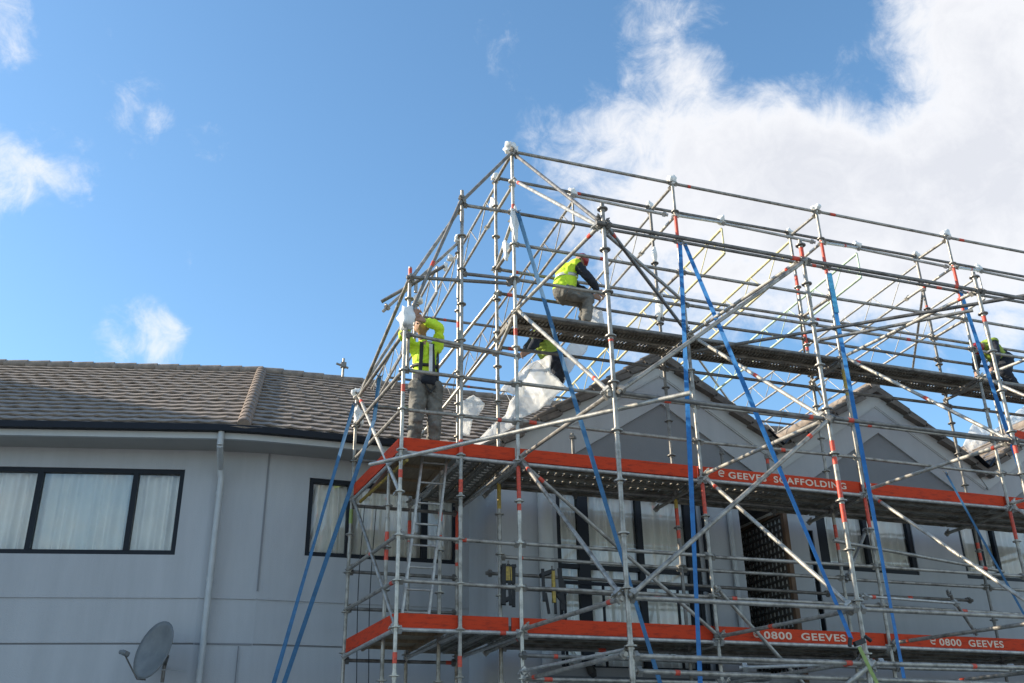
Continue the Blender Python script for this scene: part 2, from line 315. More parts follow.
# recess with the trellis screen as its side
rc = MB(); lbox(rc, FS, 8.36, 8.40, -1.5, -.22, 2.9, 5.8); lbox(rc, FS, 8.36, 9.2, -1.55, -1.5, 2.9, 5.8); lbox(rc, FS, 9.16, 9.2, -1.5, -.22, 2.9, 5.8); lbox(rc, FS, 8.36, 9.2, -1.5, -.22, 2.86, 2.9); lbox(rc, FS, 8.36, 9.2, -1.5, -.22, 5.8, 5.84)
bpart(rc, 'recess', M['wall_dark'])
ts = MB(); x = 9.10
for k in range(12): y = 12.93 + k * .105; ts.box(x - .012, x + .012, y - .017, y + .017, 3.1, 5.58)
for k in range(24): z = 3.14 + k * .105; ts.box(x - .026, x - .010, 12.86, 14.15, z - .017, z + .017)
tso = bpart(ts, 'trellis_screen', M['trellis'])
bk = MB(); bk.box(9.118, 9.15, 12.90, 14.4, 3.0, 5.7); o = bk.build('backing_panel', M['white_plastic']); o.parent = tso; o.matrix_parent_inverse = tso.matrix_world.inverted()
tf = MB(); tf.box(9.06, 9.135, 12.80, 12.87, 3.0, 5.62); tf.box(9.06, 9.14, 12.874, 14.2, 5.585, 5.63); o = tf.build('screen_frame', M['timber']); o.parent = tso; o.matrix_parent_inverse = tso.matrix_world.inverted()
bpart(MB().tube((5.16, 12.93, 0), (5.16, 12.93, 6.0), .105, 20), 'column', M['trim'])
bpart(MB().tube((8.20, 12.95, 0), (8.20, 12.95, 6.0), .04, 12), 'downpipe', M['pvc'])
bpart(MB().tube((7.74, 12.95, 0), (7.74, 12.95, 6.0), .035, 12), 'downpipe', M['frame'])
# dark balcony handrail in front of the sliding doors
hr = MB(); hr.box(5.3, 7.7, 12.72, 12.76, 4.30, 4.345); 
for k in range(5): hr.box(5.32 + k * .58, 5.35 + k * .58, 12.725, 12.755, 3.2, 4.30)
bpart(hr, 'balcony_rail', M['frame'])
bpart(MB().box(5.0, 8.3, 12.5, 12.995, 3.07, 3.18), 'balcony_slab', M['wall_dark'])

# gables: wall above 6.10, with a triangle recess whose shade is painted darker grey
GZ = 6.10; PITCH = .635
gables = [(7.22, 8.06), (11.34, 8.00), (15.5, 8.00)]
def gable(cx, az, first, li, ri):
    # outline of the gable face from z=6.1 (clipped at the valleys li, ri)
    zl = az - .20 - PITCH * (cx - li); zr = az - .20 - PITCH * (ri - cx)
    iz = az - .80; ib = 6.10; hw = (iz - ib) / PITCH
    mb = MB(); Y = 13.0
    outer = [(li, GZ), (ri, GZ), (ri, max(zr, GZ + .001)), (cx, az - .20), (li, max(zl, GZ + .001))]
    # ring around the recessed triangle
    tri = [(cx - hw, ib + .001), (cx + hw, ib + .001), (cx, iz)]
    P = lambda p, y=Y: (p[0], y, p[1])
    mb.add([P((li, GZ)), P(tri[0]), P(tri[2]), P(outer[3]), P(outer[4])], [(0, 1, 2, 3, 4)])
    mb.add([P(tri[1]), P((ri, GZ)), P(outer[2]), P(outer[3]), P(tri[2])], [(0, 1, 2, 3, 4)])
    for a, b in ((tri[0], tri[2]), (tri[2], tri[1])): mb.add([P(a), P(b), P(b, Y + .04), P(a, Y + .04)], [(0, 3, 2, 1)])
    mb.add([P(o_, Y + .25) for o_ in outer], [tuple(range(4, -1, -1))])
    bpart(mb, 'gable_wall', M['wall'])
    bpart(MB().add([P(t, Y + .038) for t in tri], [(0, 1, 2)]), 'gable_recess_shade', M['wall_dark'])
    # roof slopes, verge tiles, barge board, soffit
    for sgn, end in ((-1, li - .12), (1, ri + .12)):
        run = abs(end - cx); dz = -PITCH * run; L_ = math.hypot(run, dz); d = V((sgn * run, 0, dz)).normalized(); n = V((sgn * PITCH, 0, 1)).normalized()
        a = V((cx, 0, az)); 
        brd = MB(); A = a + n * -.05 + V((0, .004 * sgn + (.009 if 9.3 < cx < 12 else 0), 0)); brd.obox(A + d * L_ / 2 + V((0, 12.975, 0)) - n * .10, d * L_ / 2, (0, .012, 0), n * .115); brd.obox(A + d * L_ / 2 + V((0, 12.985, 0)) - n * .225, d * L_ / 2, (0, .012, 0), n * .012)
        bpart(brd, 'barge_board', M['trim'])
        a = a + V((0, .004 * sgn + (.009 if 9.3 < cx < 12 else 0), 0)); nt_ = int(L_ / .33); rf = MB(); vg = MB()
        for k in range(nt_):
            p = a + d * (k + .5) * L_ / nt_; jit = random.uniform(-.004, .004)
            # slope course across the roof depth, lower edge lifted over the next
            dd = (d - n * -.0).normalized()
            rf.obox(p + V((0, 15.7, 0)) + n * .02, d * (L_ / nt_ * .56) + n * .012, (0, 2.78, 0), n * .014)
            vg.obox(p + V((0, 12.92, 0)) - n * (.03 - jit), d * (L_ / nt_ * .535) + n * .022, (0, .085, 0), n * .040)
            vg.tube(p + V((0, 12.92, 0)) + n * .035 - d * L_ / nt_ * .5, p + V((0, 12.92, 0)) + n * .055 + d * L_ / nt_ * .52, .050, 10)
        bpart(rf, 'gable_roof', M['tile']); bpart(vg, 'verge_tiles', M['tile_dark'])
    bpart(MB().tube((cx, 12.86, az + .03), (cx, 18.4, az + .03), .1, 12), 'ridge_capping', M['tile'])
v12 = 9.27; v23 = 13.42
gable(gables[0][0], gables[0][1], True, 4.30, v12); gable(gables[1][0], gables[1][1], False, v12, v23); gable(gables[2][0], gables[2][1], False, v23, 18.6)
for vx in (v12, v23): bpart(MB().add([(vx - .25, 12.78, 6.95), (vx, 12.78, 6.72), (vx + .25, 12.78, 6.95), (vx - .25, 18, 6.95), (vx, 18, 6.72), (vx + .25, 18, 6.95)], [(0, 1, 4, 3), (1, 2, 5, 4)]), 'valley_gutter', M['gutter'])

# main tiled roofs: one straight course of tiles after the other, each lapping the next
hipB = V((.94, 13.73, 6.44)); hipT = V((1.545, 18.97, 9.50))
eL = V((.94, 13.73, 6.44)) + V((-math.cos(R(13.8)), math.sin(R(13.8)), 0)) * 15; rL = hipT + V((-math.cos(R(13.3)), math.sin(R(13.3)), 0)) * 16
eR = V((19, 13.73, 6.44)); rR = V((19, 18.97, 9.50))
def tiled(e0, e1, r0, r1, n=18, tw=.30, umax=None):
    mb = MB()
    for k in range(n):
        t0 = k / n - .012; t1 = (k + 1) / n
        a = e0.lerp(r0, t0); b = e1.lerp(r1, t0); c = e0.lerp(r0, t1); d_ = e1.lerp(r1, t1)
        nrm = (b - a).cross(c - a).normalized(); 
        if nrm.z < 0: nrm = -nrm
        L_ = (b - a).length; m = int(L_ / .05); vs = []
        sh = tw * random.random() + random.uniform(-.01, .01)
        for i in range(m + 1):
            u = i / m; s_ = u * L_ + sh; f_ = (s_ / tw) % 1
            wv = .005 * math.cos(2 * math.pi * f_) + (.007 if f_ < .10 else 0); tilt = .004 * math.sin(37.7 * math.floor(s_ / tw) + k * 3.1)
            p = a.lerp(b, u); q = c.lerp(d_, u)
            vs += [p + (q - p) * .16 + nrm * (-.004), p + nrm * (.018 + wv * .6), p - (q - p) * .01 + nrm * (.042 + wv + tilt), q + nrm * (.006 + wv * .5)]
        fs = []
        for i in range(m):
            o = 4 * i; fs += [(o, o + 4, o + 5, o + 1), (o + 1, o + 5, o + 6, o + 2), (o + 2, o + 6, o + 7, o + 3)]
        mb.add(vs, fs)
    return mb
bpart(tiled(eL, hipB, rL, hipT), 'roof', M['tile']); bpart(tiled(hipB, eR, hipT, rR), 'roof', M['tile'])
# hip and ridge cappings
def capping(a, b, r=.10, step=.36, m='tile_warm'):
    mb = MB(); d = (b - a); n = int(d.length / step); d = d / n
    for k in range(n): p = a + d * k; mb.tube(p + V((0, 0, .02)), p + d * 1.06 + V((0, 0, .055 if n else 0)), r * 1.06, 12, r2=r * .94)
    return mb
bpart(capping(hipT, hipB, .10, .33), 'hip_capping', M['tile_warm'])
bpart(capping(rL, hipT, .085, .40), 'ridge_capping', M['tile']); bpart(capping(hipT, rR, .085, .40), 'ridge_capping', M['tile'])
back = MB(); back.add([rL, hipT, rR, (19, 24, 6.5), (2, 24, 6.5), (-14, 27, 6.5)], [(0, 5, 4, 1), (1, 4, 3, 2)])
bpart(back, 'roof', M['tile'])
bpart(MB().box(-2, 19, 23.4, 23.6, 0, 6.5).box(18.8, 19, 13.2, 23.4, 0, 6.5), 'wall', M['wall'])
# gutter, fascia and soffit along the eaves
def eave_run(pts, prof, name, m):
    """sweep a rectangle (offset out0..out1, z0..z1) along the eave polyline"""
    mb = MB(); P_ = [V(p) for p in pts]; nrm = []
    for i in range(len(P_)):
        ds = []
        if i: ds.append((P_[i] - P_[i - 1]).normalized())
        if i < len(P_) - 1: ds.append((P_[i + 1] - P_[i]).normalized())
        d = sum(ds, V((0, 0, 0))).normalized(); nrm.append(V((d.y, -d.x, 0)))
    o0, o1, z0, z1 = prof; vs = []
    for p, n in zip(P_, nrm):
        vs += [p + n * o0 + V((0, 0, z0)), p + n * o1 + V((0, 0, z0)), p + n * o1 + V((0, 0, z1)), p + n * o0 + V((0, 0, z1))]
    fs = []
    for i in range(len(P_) - 1):
        o = 4 * i
        for k in range(4): fs.append((o + k, o + (k + 1) % 4, o + 4 + (k + 1) % 4, o + 4 + k))
    fs += [(0, 3, 2, 1), tuple(len(vs) - 4 + i for i in range(4))]
    mb.add(vs, fs); return bpart(mb, name, m)
EP = [(eL.x, eL.y, 0), (.35, 13.875, 0), (.60, 13.815, 0), (.85, 13.77, 0), (1.15, 13.74, 0), (1.55, 13.73, 0), (4.7, 13.73, 0)]
eave_run(EP, (-.02, .10, 6.375, 6.465), 'gutter', M['gutter'])
eave_run(EP, (-.06, -.002, 6.285, 6.374), 'fascia', M['trim'])
eave_run(EP, (-.72, -.062, 6.29, 6.31), 'soffit', M['soffit'])
# downpipe on the corner of the left wing
dp = MB(); dp.path([(.655, 13.78, 6.38), (.655, 13.78, 6.18), (.72, 14.24, 5.98), (.745, 14.27, 5.85), (.745, 14.28, 0)], .045, 12)
for z in (5.6, 4.4, 3.2, 1.8): dp.tube((.745, 14.28, z), (.745, 14.28, z + .05), .053, 12)
bpart(dp, 'downpipe', M['pvc'])

# ------------------------------------------------------------------ taller block next door (left, outside the picture)
nb = empty('apartment_block', (-20, 12, 0), 'tall plain cream block next door on the left, its flat roof edge facing the scaffold', 'building')
ww = MB(); ww.box(-4, 4, 1, 34, 0, 14.8); ww.box(-4.15, 4.15, .85, 34.15, 14.8, 15.0); ww.build('wall', M['cream_wall'], nb)
for i in range(6):
    for j in range(4): MB().box(4.005, 4.06, 3 + i * 5.4, 5 + i * 5.4, 1.2 + j * 3.5, 2.7 + j * 3.5).build('window', M['frame'], nb)
# ------------------------------------------------------------------ satellite dish
dish = empty('satellite_dish', (.05, 14.05, 3.4), 'dusty grey satellite dish on a bracket low on the left wing wall', 'satellite dish')
nd = V((-.74, -.56, .22)).normalized(); xa = nd.cross(V((0, 0, 1))).normalized(); ya = xa.cross(nd); C0 = V((.19, 14.0, 3.42))
ya, xa = (ya * math.cos(R(-12)) + xa * math.sin(R(-12))), (xa * math.cos(R(-12)) - ya * math.sin(R(-12)))
vs = []; fs = []; nr, na = 7, 32
for layer in (0, 1):
    for i in range(nr + 1):
        r = .36 * i / nr
        for j in range(na):
            t = 2 * math.pi * j / na; vs.append(C0 + xa * r * .92 * math.cos(t) + ya * r * 1.04 * math.sin(t) + nd * ((r / .36) ** 2 * .085 - .012 * layer) - dish.location)
b_ = (nr + 1) * na
for i in range(nr):
    for j in range(na):
        k = (j + 1) % na; a = i * na
        fs.append((a + j, a + k, a + na + k, a + na + j)); fs.append((b_ + a + j, b_ + a + na + j, b_ + a + na + k, b_ + a + k))
for j in range(na): k = (j + 1) % na; fs.append((nr * na + j, nr * na + k, b_ + nr * na + k, b_ + nr * na + j))
MB().add(vs, fs, True).build('reflector', M['dish'], dish)
lo = C0 - ya * .36 - dish.location; ln = C0 + nd * .46 - ya * .17 - dish.location
MB().path([lo, lo + nd * .12 - ya * .03, ln], .010).build('feed_arm', M['steel_dark'], dish)
lb = MB().tube(ln - xa * .07, ln + xa * .07, .028, 12).tube(ln + nd * .02, ln - nd * .07, .034, 12); lb.build('receiver_head', M['dish'], dish)
MB().path([C0 - nd * .02 - dish.location, C0 - nd * .16 - dish.location, V((.30, 14.36, 3.28)) - dish.location, V((.30, 14.46, 3.28)) - dish.location], .02).tube(V((.29, 14.3, 3.08)) - dish.location, V((.29, 14.3, 3.40)) - dish.location, .024).build('bracket', M['steel_dark'], dish)
cbp = [C0 - nd * .1 - ya * .15, V((.2, 14.2, 3.22)), V((.4, 14.3, 3.24)), V((.58, 14.28, 3.22))]
MB().path([p - dish.location for p in cbp], .006, 6).build('cable', M['pvc'], dish)

# ------------------------------------------------------------------ scaffold
scf = empty('scaffold', (0, 0, 0), 'tall grey tube scaffold wrapped round the gabled front, ledgers crossed by long raking braces', 'scaffold')
XA, XB, XC, X1, X2, X3, X4 = 2.63, 3.38, 4.13, 6.73, 9.33, 11.93, 14.53
Y0, Y1, Y2, Y3 = 8.50, 11.20, 11.95, 13.40
XA3, XB3, XC3 = 2.47, 3.30, 4.00
ZR = [2.87 - .52 * k for k in range(5, 0, -1)] + [2.87, 3.39, 3.91, 4.43, 4.95, 5.47, 5.99, 6.51, 7.03, 7.55, 8.07, 8.59, 9.11, 9.63, 10.15]
def bandmesh(a, b, t, ln_, m, parent, r=.0262):
    a = V(a); b = V(b); d = (b - a); L_ = d.length; d /= L_
    MB().tube(a + d * (t * L_), a + d * min(L_ - .02, t * L_ + ln_), r, 10).build('paint_band', M[m], parent)
def coupler(mb, p, d):
    d = V(d).normalized(); o = d.orthogonal().normalized(); c = d.cross(o)
    mb.obox(p, d * .024, o * .036, c * .033); mb.tube(V(p) + o * .03 - c * .02, V(p) + o * .085 - c * .02, .009, 6); mb.tube(V(p) + o * .055 - c * .034, V(p) + o * .055 + c * .01, .014, 6)
def standard(x, y, z0, z1, xt=None, bands=(), zoff=0, m='steel', cut=None):
    xt = x if xt is None else xt
    at = lambda z: V((x + (xt - x) * (z - z0) / (z1 - z0), y, z))
    mb = MB(); mb.tube(at(z0), at(z1))
    for z in ZR:
        zz_ = z + zoff
        if z0 + .1 < zz_ < z1 - .02: mb.tube(at(zz_ - .006), at(zz_ + .006), .061, 14); mb.tube(at(zz_ - .035), at(zz_ + .03), .030, 10)
    for z in (2.35, 4.43, 6.51, 8.59):     # spigot joints
        if z0 < z < z1: mb.tube(at(z + .22), at(z + .40), .0285, 10)
    if z0 == 0: mb.box(x - .075, x + .075, y - .075, y + .075, 0, .008); mb.tube((x, y, 0), (x, y, .3), .019, 8)
    o = mb.build('standard', M[m], scf)
    for zb, ln_, mm in bands: MB().tube(at(zb), at(zb + ln_), .0265, 10).build('paint_band', M[mm], o)
    return o
# outer row
standard(4.19, Y0, 0, 7.62, bands=((5.93, .06, 'red'),)); standard(6.77, Y0, 0, 7.62, bands=((7.30, .28, 'red'), (4.2, .9, 'red'), (2.3, .35, 'lime')))
standard(9.36, Y0, 0, 7.62, bands=((6.9, .10, 'red'), (5.2, .1, 'red'))); standard(11.95, Y0, 0, 7.62)
# front row
standard(XA, Y1, 0, 7.05, m='steel_pale', bands=((5.12, .10, 'red'), (6.22, .10, 'red'), (3.0, .12, 'red'))); standard(2.69, Y1 + .06, 6.55, 8.02, bands=((7.82, .18, 'red'),))
standard(XB, Y1, 0, 9.32, bands=((8.85, .12, 'red'), (5.0, .16, 'red'), (5.45, .22, 'red'), (2.98, .12, 'red')))
standard(XC, Y1, 0, 10.20, m='steel_pale', bands=((9.12, .12, 'red'), (4.72, .70, 'red'), (7.2, .1, 'red')))
standard(X1, Y1, 0, 10.20, bands=((8.95, .62, 'red'), (4.96, .50, 'red')))
standard(X2, Y1, 0, 10.20, bands=((8.9, .70, 'red'), (4.96, .46, 'red'), (6.95, .42, 'yellow')))
standard(X3, Y1, 0, 10.20, bands=((8.7, .9, 'red'), (4.96, .50, 'red'))); standard(X4, Y1, 0, 10.2)
# second row
for x, b in ((2.66, ((4.3, .5, 'red'),)), (3.34, ((4.6, .4, 'red'),)), (XC, ((5.05, .35, 'yellow'),)), (X1, ((4.75, .5, 'red'), (5.25, .14, 'yellow'))), (X2, ((4.7, .5, 'red'), (9.0, .35, 'red'), (8.0, .3, 'red'))), (X3, ((8.9, .3, 'red'), (4.75, .35, 'red'))), (X4, ())):
    top = {2.66: 5.5, 3.34: 5.5}.get(x, 10.20)
    standard(x, Y2, 0, top, bands=b, zoff=.03, m='steel_dark' if x in (X1, X3) else 'steel')
# back row of the end bay, then the far row behind the ridge
standard(XA3, Y3, 0, 7.02, bands=((5.1, .2, 'lime'), (2.7, .1, 'red'))); standard(XB3, Y3, 0, 8.70, bands=((4.9, .3, 'red'),)); standard(XC3, Y3, 0, 9.88, xt=3.99, bands=((8.3, .1, 'red'), (4.6, .8, 'red')))
standard(X4, 13.4, 6.0, 9.5)
for x in (XC, X1, X2, X3, X4): standard(x, 24.4, 0, 10.2, m='steel_dark')

def ledger(a, b, kind='ledger', m='steel', bp=.5, r=.0242, jit=.012, ext=0):
    a = V(a); b = V(b); d = (b - a).normalized()
    a = a + V((0, 0, random.uniform(-jit, jit))); b = b + V((0, 0, random.uniform(-jit, jit)))
    mb = MB(); e0 = a - d * ext; e1 = b + d * ext; mb.tube(e0, e1, r)
    for p, s_ in ((a, 1), (b, -1)): coupler(mb, p + d * s_ * .045, d)
    o = mb.build(kind, M[m], scf)
    if random.random() < bp: bandmesh(e0, e1, random.choice((.06, .10, .82, .90, .5)), random.choice((.05, .07, .10)), 'red', o)
    return o
SX = [XC, X1, X2, X3, X4]
# runs along the front row
for z, s_, m in ((10.15, 0, 'steel'), (9.11, 0, 'steel_dark'), (8.59, 0, 'steel'), (8.05, 0, 'steel'), (7.53, 0, 'steel_dark'), (6.51, 0, 'steel'), (5.99, 0, 'steel'), (5.44, 0, 'alu'), (4.43, 0, 'steel'), (3.90, 0, 'steel'), (3.36, 0, 'alu'), (2.87, 0, 'steel'), (2.35, 0, 'steel_dark')):
    for a, b in zip(SX[:-1], SX[1:]): ledger((a, Y1, z), (b, Y1, z), m=m)
for z, m in ((7.02, 'steel'), (6.51, 'steel'), (5.99, 'steel'), (5.44, 'alu'), (4.43, 'steel'), (3.91, 'steel'), (3.36, 'alu')):
    ledger((XA, Y1 - .0, z), (XC + (.06 if z == 7.02 else 0), Y1, z + (-.12 if z == 7.02 else 0)), m=m, bp=.4)
ledger((XB, Y1, 9.10), (XC, Y1, 9.10), bp=0); ledger((XB, Y1, 8.02), (XC, Y1, 8.05), m='steel_dark', bp=0)
# second row
for a, b in zip(SX[:-1], SX[1:]):
    for z, m in ((10.17, 'steel_dark'), (8.60, 'steel'), (8.20, 'steel_dark'), (7.37, 'steel_dark'), (5.40, 'steel_dark'), (4.42, 'steel'), (4.03, 'steel_dark'), (3.32, 'steel_dark'), (2.62, 'steel')):
        ledger((a, Y2, z), (b, Y2, z), m=m, bp=.35)
ledger((3.0, Y2, 7.30), (XC, Y2, 7.27), m='steel', bp=0); ledger((XA3, Y3, 6.85), (XC3, Y3, 6.85), m='steel_dark', bp=.5)
# end bay: sides and back
for z in (3.91, 4.43, 5.99, 6.51, 7.05): ledger((XA, Y1, z), (XA3, Y3, z + (.03 if z < 7 else -.12)), m='steel', bp=.3, kind='guard_rail')
for z in (3.36, 5.42):
    for xa_, xb_ in ((XA, XA3), (XB, XB3), (XC, XC3)): ledger((xa_, Y1, z), (xb_, Y3, z), m='alu', bp=0, kind='transom')
for z in (3.30, 3.95, 4.45, 5.36, 6.0): ledger((XA3, Y3, z), (XC3, Y3, z), m='steel_dark', bp=.3)
MB().tube((XA + .09, Y1 + .06, 5.37), (XA3 + .10, Y3 - .1, 5.39), .022).build('transom', M['yellow'], scf)
# transoms tying the two front rows
for x in SX:
    for z in (3.32, 5.40, 7.47, 8.6, 10.10):
        ledger((x, Y1, z), (x, Y2 + (.62 if z < 6 else .06), z), m='steel', bp=.1, kind='transom')
# gable edge of the end and short tubes
def tube(a, b, kind='brace', m='steel', e0=.06, e1=.06, bp=.25, cp=True, r=.0242):
    a = V(a); b = V(b); d = (b - a).normalized(); mb = MB(); mb.tube(a - d * e0, b + d * e1, r)
    if cp: coupler(mb, a, d); coupler(mb, b, d)
    o = mb.build(kind, M[m], scf)
    if random.random() < bp: bandmesh(a, b, random.choice((.07, .88, .55)), random.choice((.05, .08)), 'red', o)
    return o
tube((XC, Y1 - .04, 10.12), (XB, Y1 - .04, 9.14), m='steel_dark'); tube((XB - .02, Y1 - .05, 9.15), (2.67, Y1 - .02, 7.25), m='steel_dark'); tube((XB - .04, Y1 + .05, 9.0), (2.70, Y1 + .05, 7.83), m='steel')
tube((2.68, Y1 + .03, 7.85), (XA3 + .03, 13.3, 6.98), e1=.05); tube((3.13, Y1 + .12, 8.12), (2.50, Y1 + .5, 7.75), e0=.05, e1=.1, m='steel_dark', cp=False, bp=0); tube((2.69, Y1, 7.84), (4.05, Y1 + .02, 7.98), m='steel_dark')
tube((XC3, Y3, 9.85), (2.86, Y3, 8.48), m='steel', e1=.1); tube((XB3, Y3, 8.6), (XA3, Y3, 7.0), m='steel')
tube((XA3 + .01, Y3 - .05, 6.98), (XA, Y1 + .03, 4.96), m='steel_pale', e0=.1); tube((XA3, Y3 - .05, 5.46), (XA, Y1 + .03, 3.42), m='steel')
tube((XC, Y1, 7.53), (XC, Y2, 7.27), m='steel_pale'); tube((XC, Y2 + .04, 8.62), (XC, Y1 + .04, 9.0), m='steel_pale')
for q in ((XC, Y2, 8.2), (XC, Y2, 7.45)): tube(q, (3.35, 13.6, q[2] - 1.1), m='steel_pale')
# raking braces between the outer row and the front row, bay by bay
OX = [4.19, 6.77, 9.36, 11.95]
for i, (o_, p) in enumerate(zip(OX, SX)):
    j = .03 * i
    if i == 0:
        tube((p + .05, Y1 - .05, 10.05), (o_ - .03, Y0 + .05, 7.42), m='steel_dark'); tube((p, Y1 - .05, 9.62), (o_ - .05, Y0 + .05, 7.36), m='steel_pale', bp=1)
    tube((o_ - .04, Y0 + .05, 7.34), (p, Y1 - .05, 7.56), m='steel_pale', bp=1)          # top of outer row back to the loft walkway
    tube((p + .02, Y1 - .07, 7.54), (o_ - .05, Y0 + .05, 5.40), m='steel_pale', bp=1)
    tube((o_ - .05, Y0 + .06, 5.34), (p + .04, Y1 - .06, 5.52), m='steel_pale' if i else 'steel')
    tube((p + .03, Y1 - .07, 5.44), (o_ - .06, Y0 + .06, 3.36), m='steel_pale' if i else 'steel', bp=1)
    tube((o_ - .05, Y0 + .06, 3.30), (p + .02, Y1 - .07, 3.42), m='steel', bp=1)
    tube((o_ - .05, Y0 + .06, 2.80), (p + .02, Y1 - .07, 2.86), m='steel', bp=1)
for i in range(3):
    a = OX[i]; b = OX[i + 1]
    ledger((a, Y0 - .03, 7.34), (b, Y0 - .03, 7.34), m='steel_dark', bp=1, ext=.1); ledger((a, Y0, 5.36), (b, Y0, 5.36), m='steel_dark', bp=1); 
    ledger((a, Y0, 3.31), (b, Y0, 3.31), m='steel'); ledger((a, Y0, 2.79), (b, Y0, 2.79), m='steel')
    if i == 0: tube((a + .06, Y0 - .06, 5.38), (b - .03, Y0 - .05, 7.30), m='steel'); tube((a + .04, Y0 - .05, 3.34), (b - .04, Y0 - .05, 5.32), m='steel')
    if i == 0: tube((a + .02, Y0, 7.36), (X1 - .05, Y1 - .06, 7.60), m='steel_dark'); tube((a + .03, Y0 + .04, 7.28), (X1 - .06, Y1 - .05, 8.10), m='steel')
tube((X1 + .15, Y1 + .2, 7.42), (10.6, 7.95, 7.36), m='steel_dark', cp=False); tube((8.55, 10.56, 7.48), (9.85, 9.17, 7.46), m='steel', cp=False)
tube((4.75, 8.06, 5.24), (2.36, 11.50, 5.36), m='steel_pale', cp=False, bp=0)
tube((XC + .08, Y1 - .04, 5.40), (X1 - .03, Y1 - .04, 3.44), m='steel'); tube((X1 + .05, Y1 - .04, 4.0), (X2 - .6, Y1 - .04, 2.0), m='steel', bp=1)
tube((4.05, 10.95, 2.93), (4.22, 8.6, 2.86), m='alu', r=.018); tube((6.0, 9.5, 2.84), (7.35, 9.0, 2.86), m='alu', r=.018); tube((9.2, 9.1, 2.86), (10.9, 8.8, 2.86), m='alu', r=.018)
# roof lattice beams running back over the building, with plan braces near the front
def lattice(x, y0, y1, z, h=.46, drop=.0, m='alu', m2='alu', x1=None):
    x1 = x if x1 is None else x1; mb = MB(); A = V((x, y0, z)); B = V((x1, y1, z - drop)); hv = V((0, 0, h))
    mb.tube(A, B, .023, 8); mb.tube(A - hv, B - hv, .023, 8); n = max(2, int(round((B - A).length / .85)))
    for k in range(n):
        p = A.lerp(B, k / n); q = A.lerp(B, (k + .5) / n); r_ = A.lerp(B, (k + 1) / n)
        mb.tube(p - hv, q, .009, 6); mb.tube(q, r_ - hv, .009, 6)
    for e in (A, B): mb.tube(e, e - hv, .018, 6)
    return mb.build('lattice_beam', M[m], scf)
for i, x in enumerate((XC, 5.40, X1, 8.03, X2, 10.67, X3, 13.3)):
    lattice(x, Y2 + .02, 24.4, 10.02, drop=.5, m=('alu', 'steel', 'alu', 'alu_yellow', 'alu_yellow', 'alu_green', 'alu', 'alu')[i])
    if i % 2 == 0: tube((x, Y1 + .02, 9.56), (x, Y2 + .4, 9.54), m='steel_pale', kind='transom')
lattice(XB3 + .35, Y3 + .05, 20, 9.35, drop=.3)
for x in (5.40, 8.03, 10.67, 13.3): tube((x - 1.25, Y1 + .04, 9.60), (x, Y2 - .04, 10.10), m='steel_pale' if x > 6 else 'steel', bp=.5) if x > 6 else None; tube((x, Y2 - .05, 10.08), (x + 1.2, Y1 + .1, 9.62), m='alu', bp=0)
for y, z in ((15.4, 9.42), (18.0, 9.30), (21, 9.2)):
    for a, b in zip(SX[:-1], SX[1:]): tube((a, y, z), (b, y, z), kind='purlin', m='steel_dark', bp=.3, e0=.2, e1=.2)
for a, b in ((X2, X3), (X3, X4)):
    tube((a, Y2, 9.5), (b, 15.4, 9.5), m='steel', kind='plan_brace'); tube((a, 15.4, 9.5), (b, 18, 9.4), m='alu', kind='plan_brace')
# loose and doubled tubes round the lower lift
tube((XC, 12.35, 4.30), (X2, 12.35, 4.28), kind='guard_rail', m='steel_dark', bp=.5); tube((X2, 12.35, 4.28), (X3, 12.35, 4.30), kind='guard_rail', m='steel_dark', bp=.5)
tube((8.9, 11.0, 3.98), (10.4, 11.02, 3.96), m='alu', r=.02, bp=1); tube((8.6, 11.02, 4.70), (11.6, 11.3, 4.52), m='steel', bp=1, cp=False); tube((10.4, 11.1, 4.1), (10.75, 11.15, 3.62), m='steel_dark')
tube((4.3, Y0 + .08, 2.66), (9.5, Y0 + .1, 2.62), m='steel', bp=1); tube((XC, Y1 - .06, 3.12), (X2, Y1 - .06, 3.10), m='steel_dark', bp=1); tube((X2, Y1 - .06, 3.10), (X4, Y1 - .06, 3.12), m='steel', bp=1)
tube((OX[1], Y0 - .05, 2.76), (5.9, 8.9, 2.1), m='steel_pale', bp=1); tube((9.2, Y1 - .05, 4.9), (8.75, Y1 - .1, 4.25), m='steel_dark', bp=0)
# small uprights of the inner guard rail
for x, y in ((5.45, 12.5), (7.9, 12.5), (8.7, 12.5), (10.4, 12.5)): tube((x, y, 5.5), (x, y, 6.35), kind='guard_post', m='steel_dark', bp=1)
# white plastic wrapped over joints
def wrap(c, r=.10, sy=1, sz=1, seed=0):
    me = bpy.data.meshes.new('protective_wrap'); bm = bmesh.new(); bmesh.ops.create_icosphere(bm, subdivisions=3, radius=r)
    for v in bm.verts:
        n = noise.noise(v.co * 16 + V((seed * 3.1, 0, seed))) * .8 + noise.noise(v.co * 38 + V((seed, 5, 0))) * .45
        v.co *= 1 + n; v.co.z *= sz; v.co.y *= sy
    for f_ in bm.faces: f_.smooth = True
    bm.to_mesh(me); bm.free(); me.materials.append(M['white_plastic'])
    o = bpy.data.objects.new('protective_wrap', me); o.location = c; col.objects.link(o); o.parent = scf; return o
k = 0
for x in (XC, X1, X2, X3, X4): wrap((x, Y1, 10.19), .066 if x > 5 else .092, seed=k); k += 1; wrap((x, Y2, 10.19), .06, seed=k); k += 1
for x in (5.40, 8.03, 10.67, 13.3): wrap((x, Y2 + .01, 10.19), .064, seed=k); k += 1
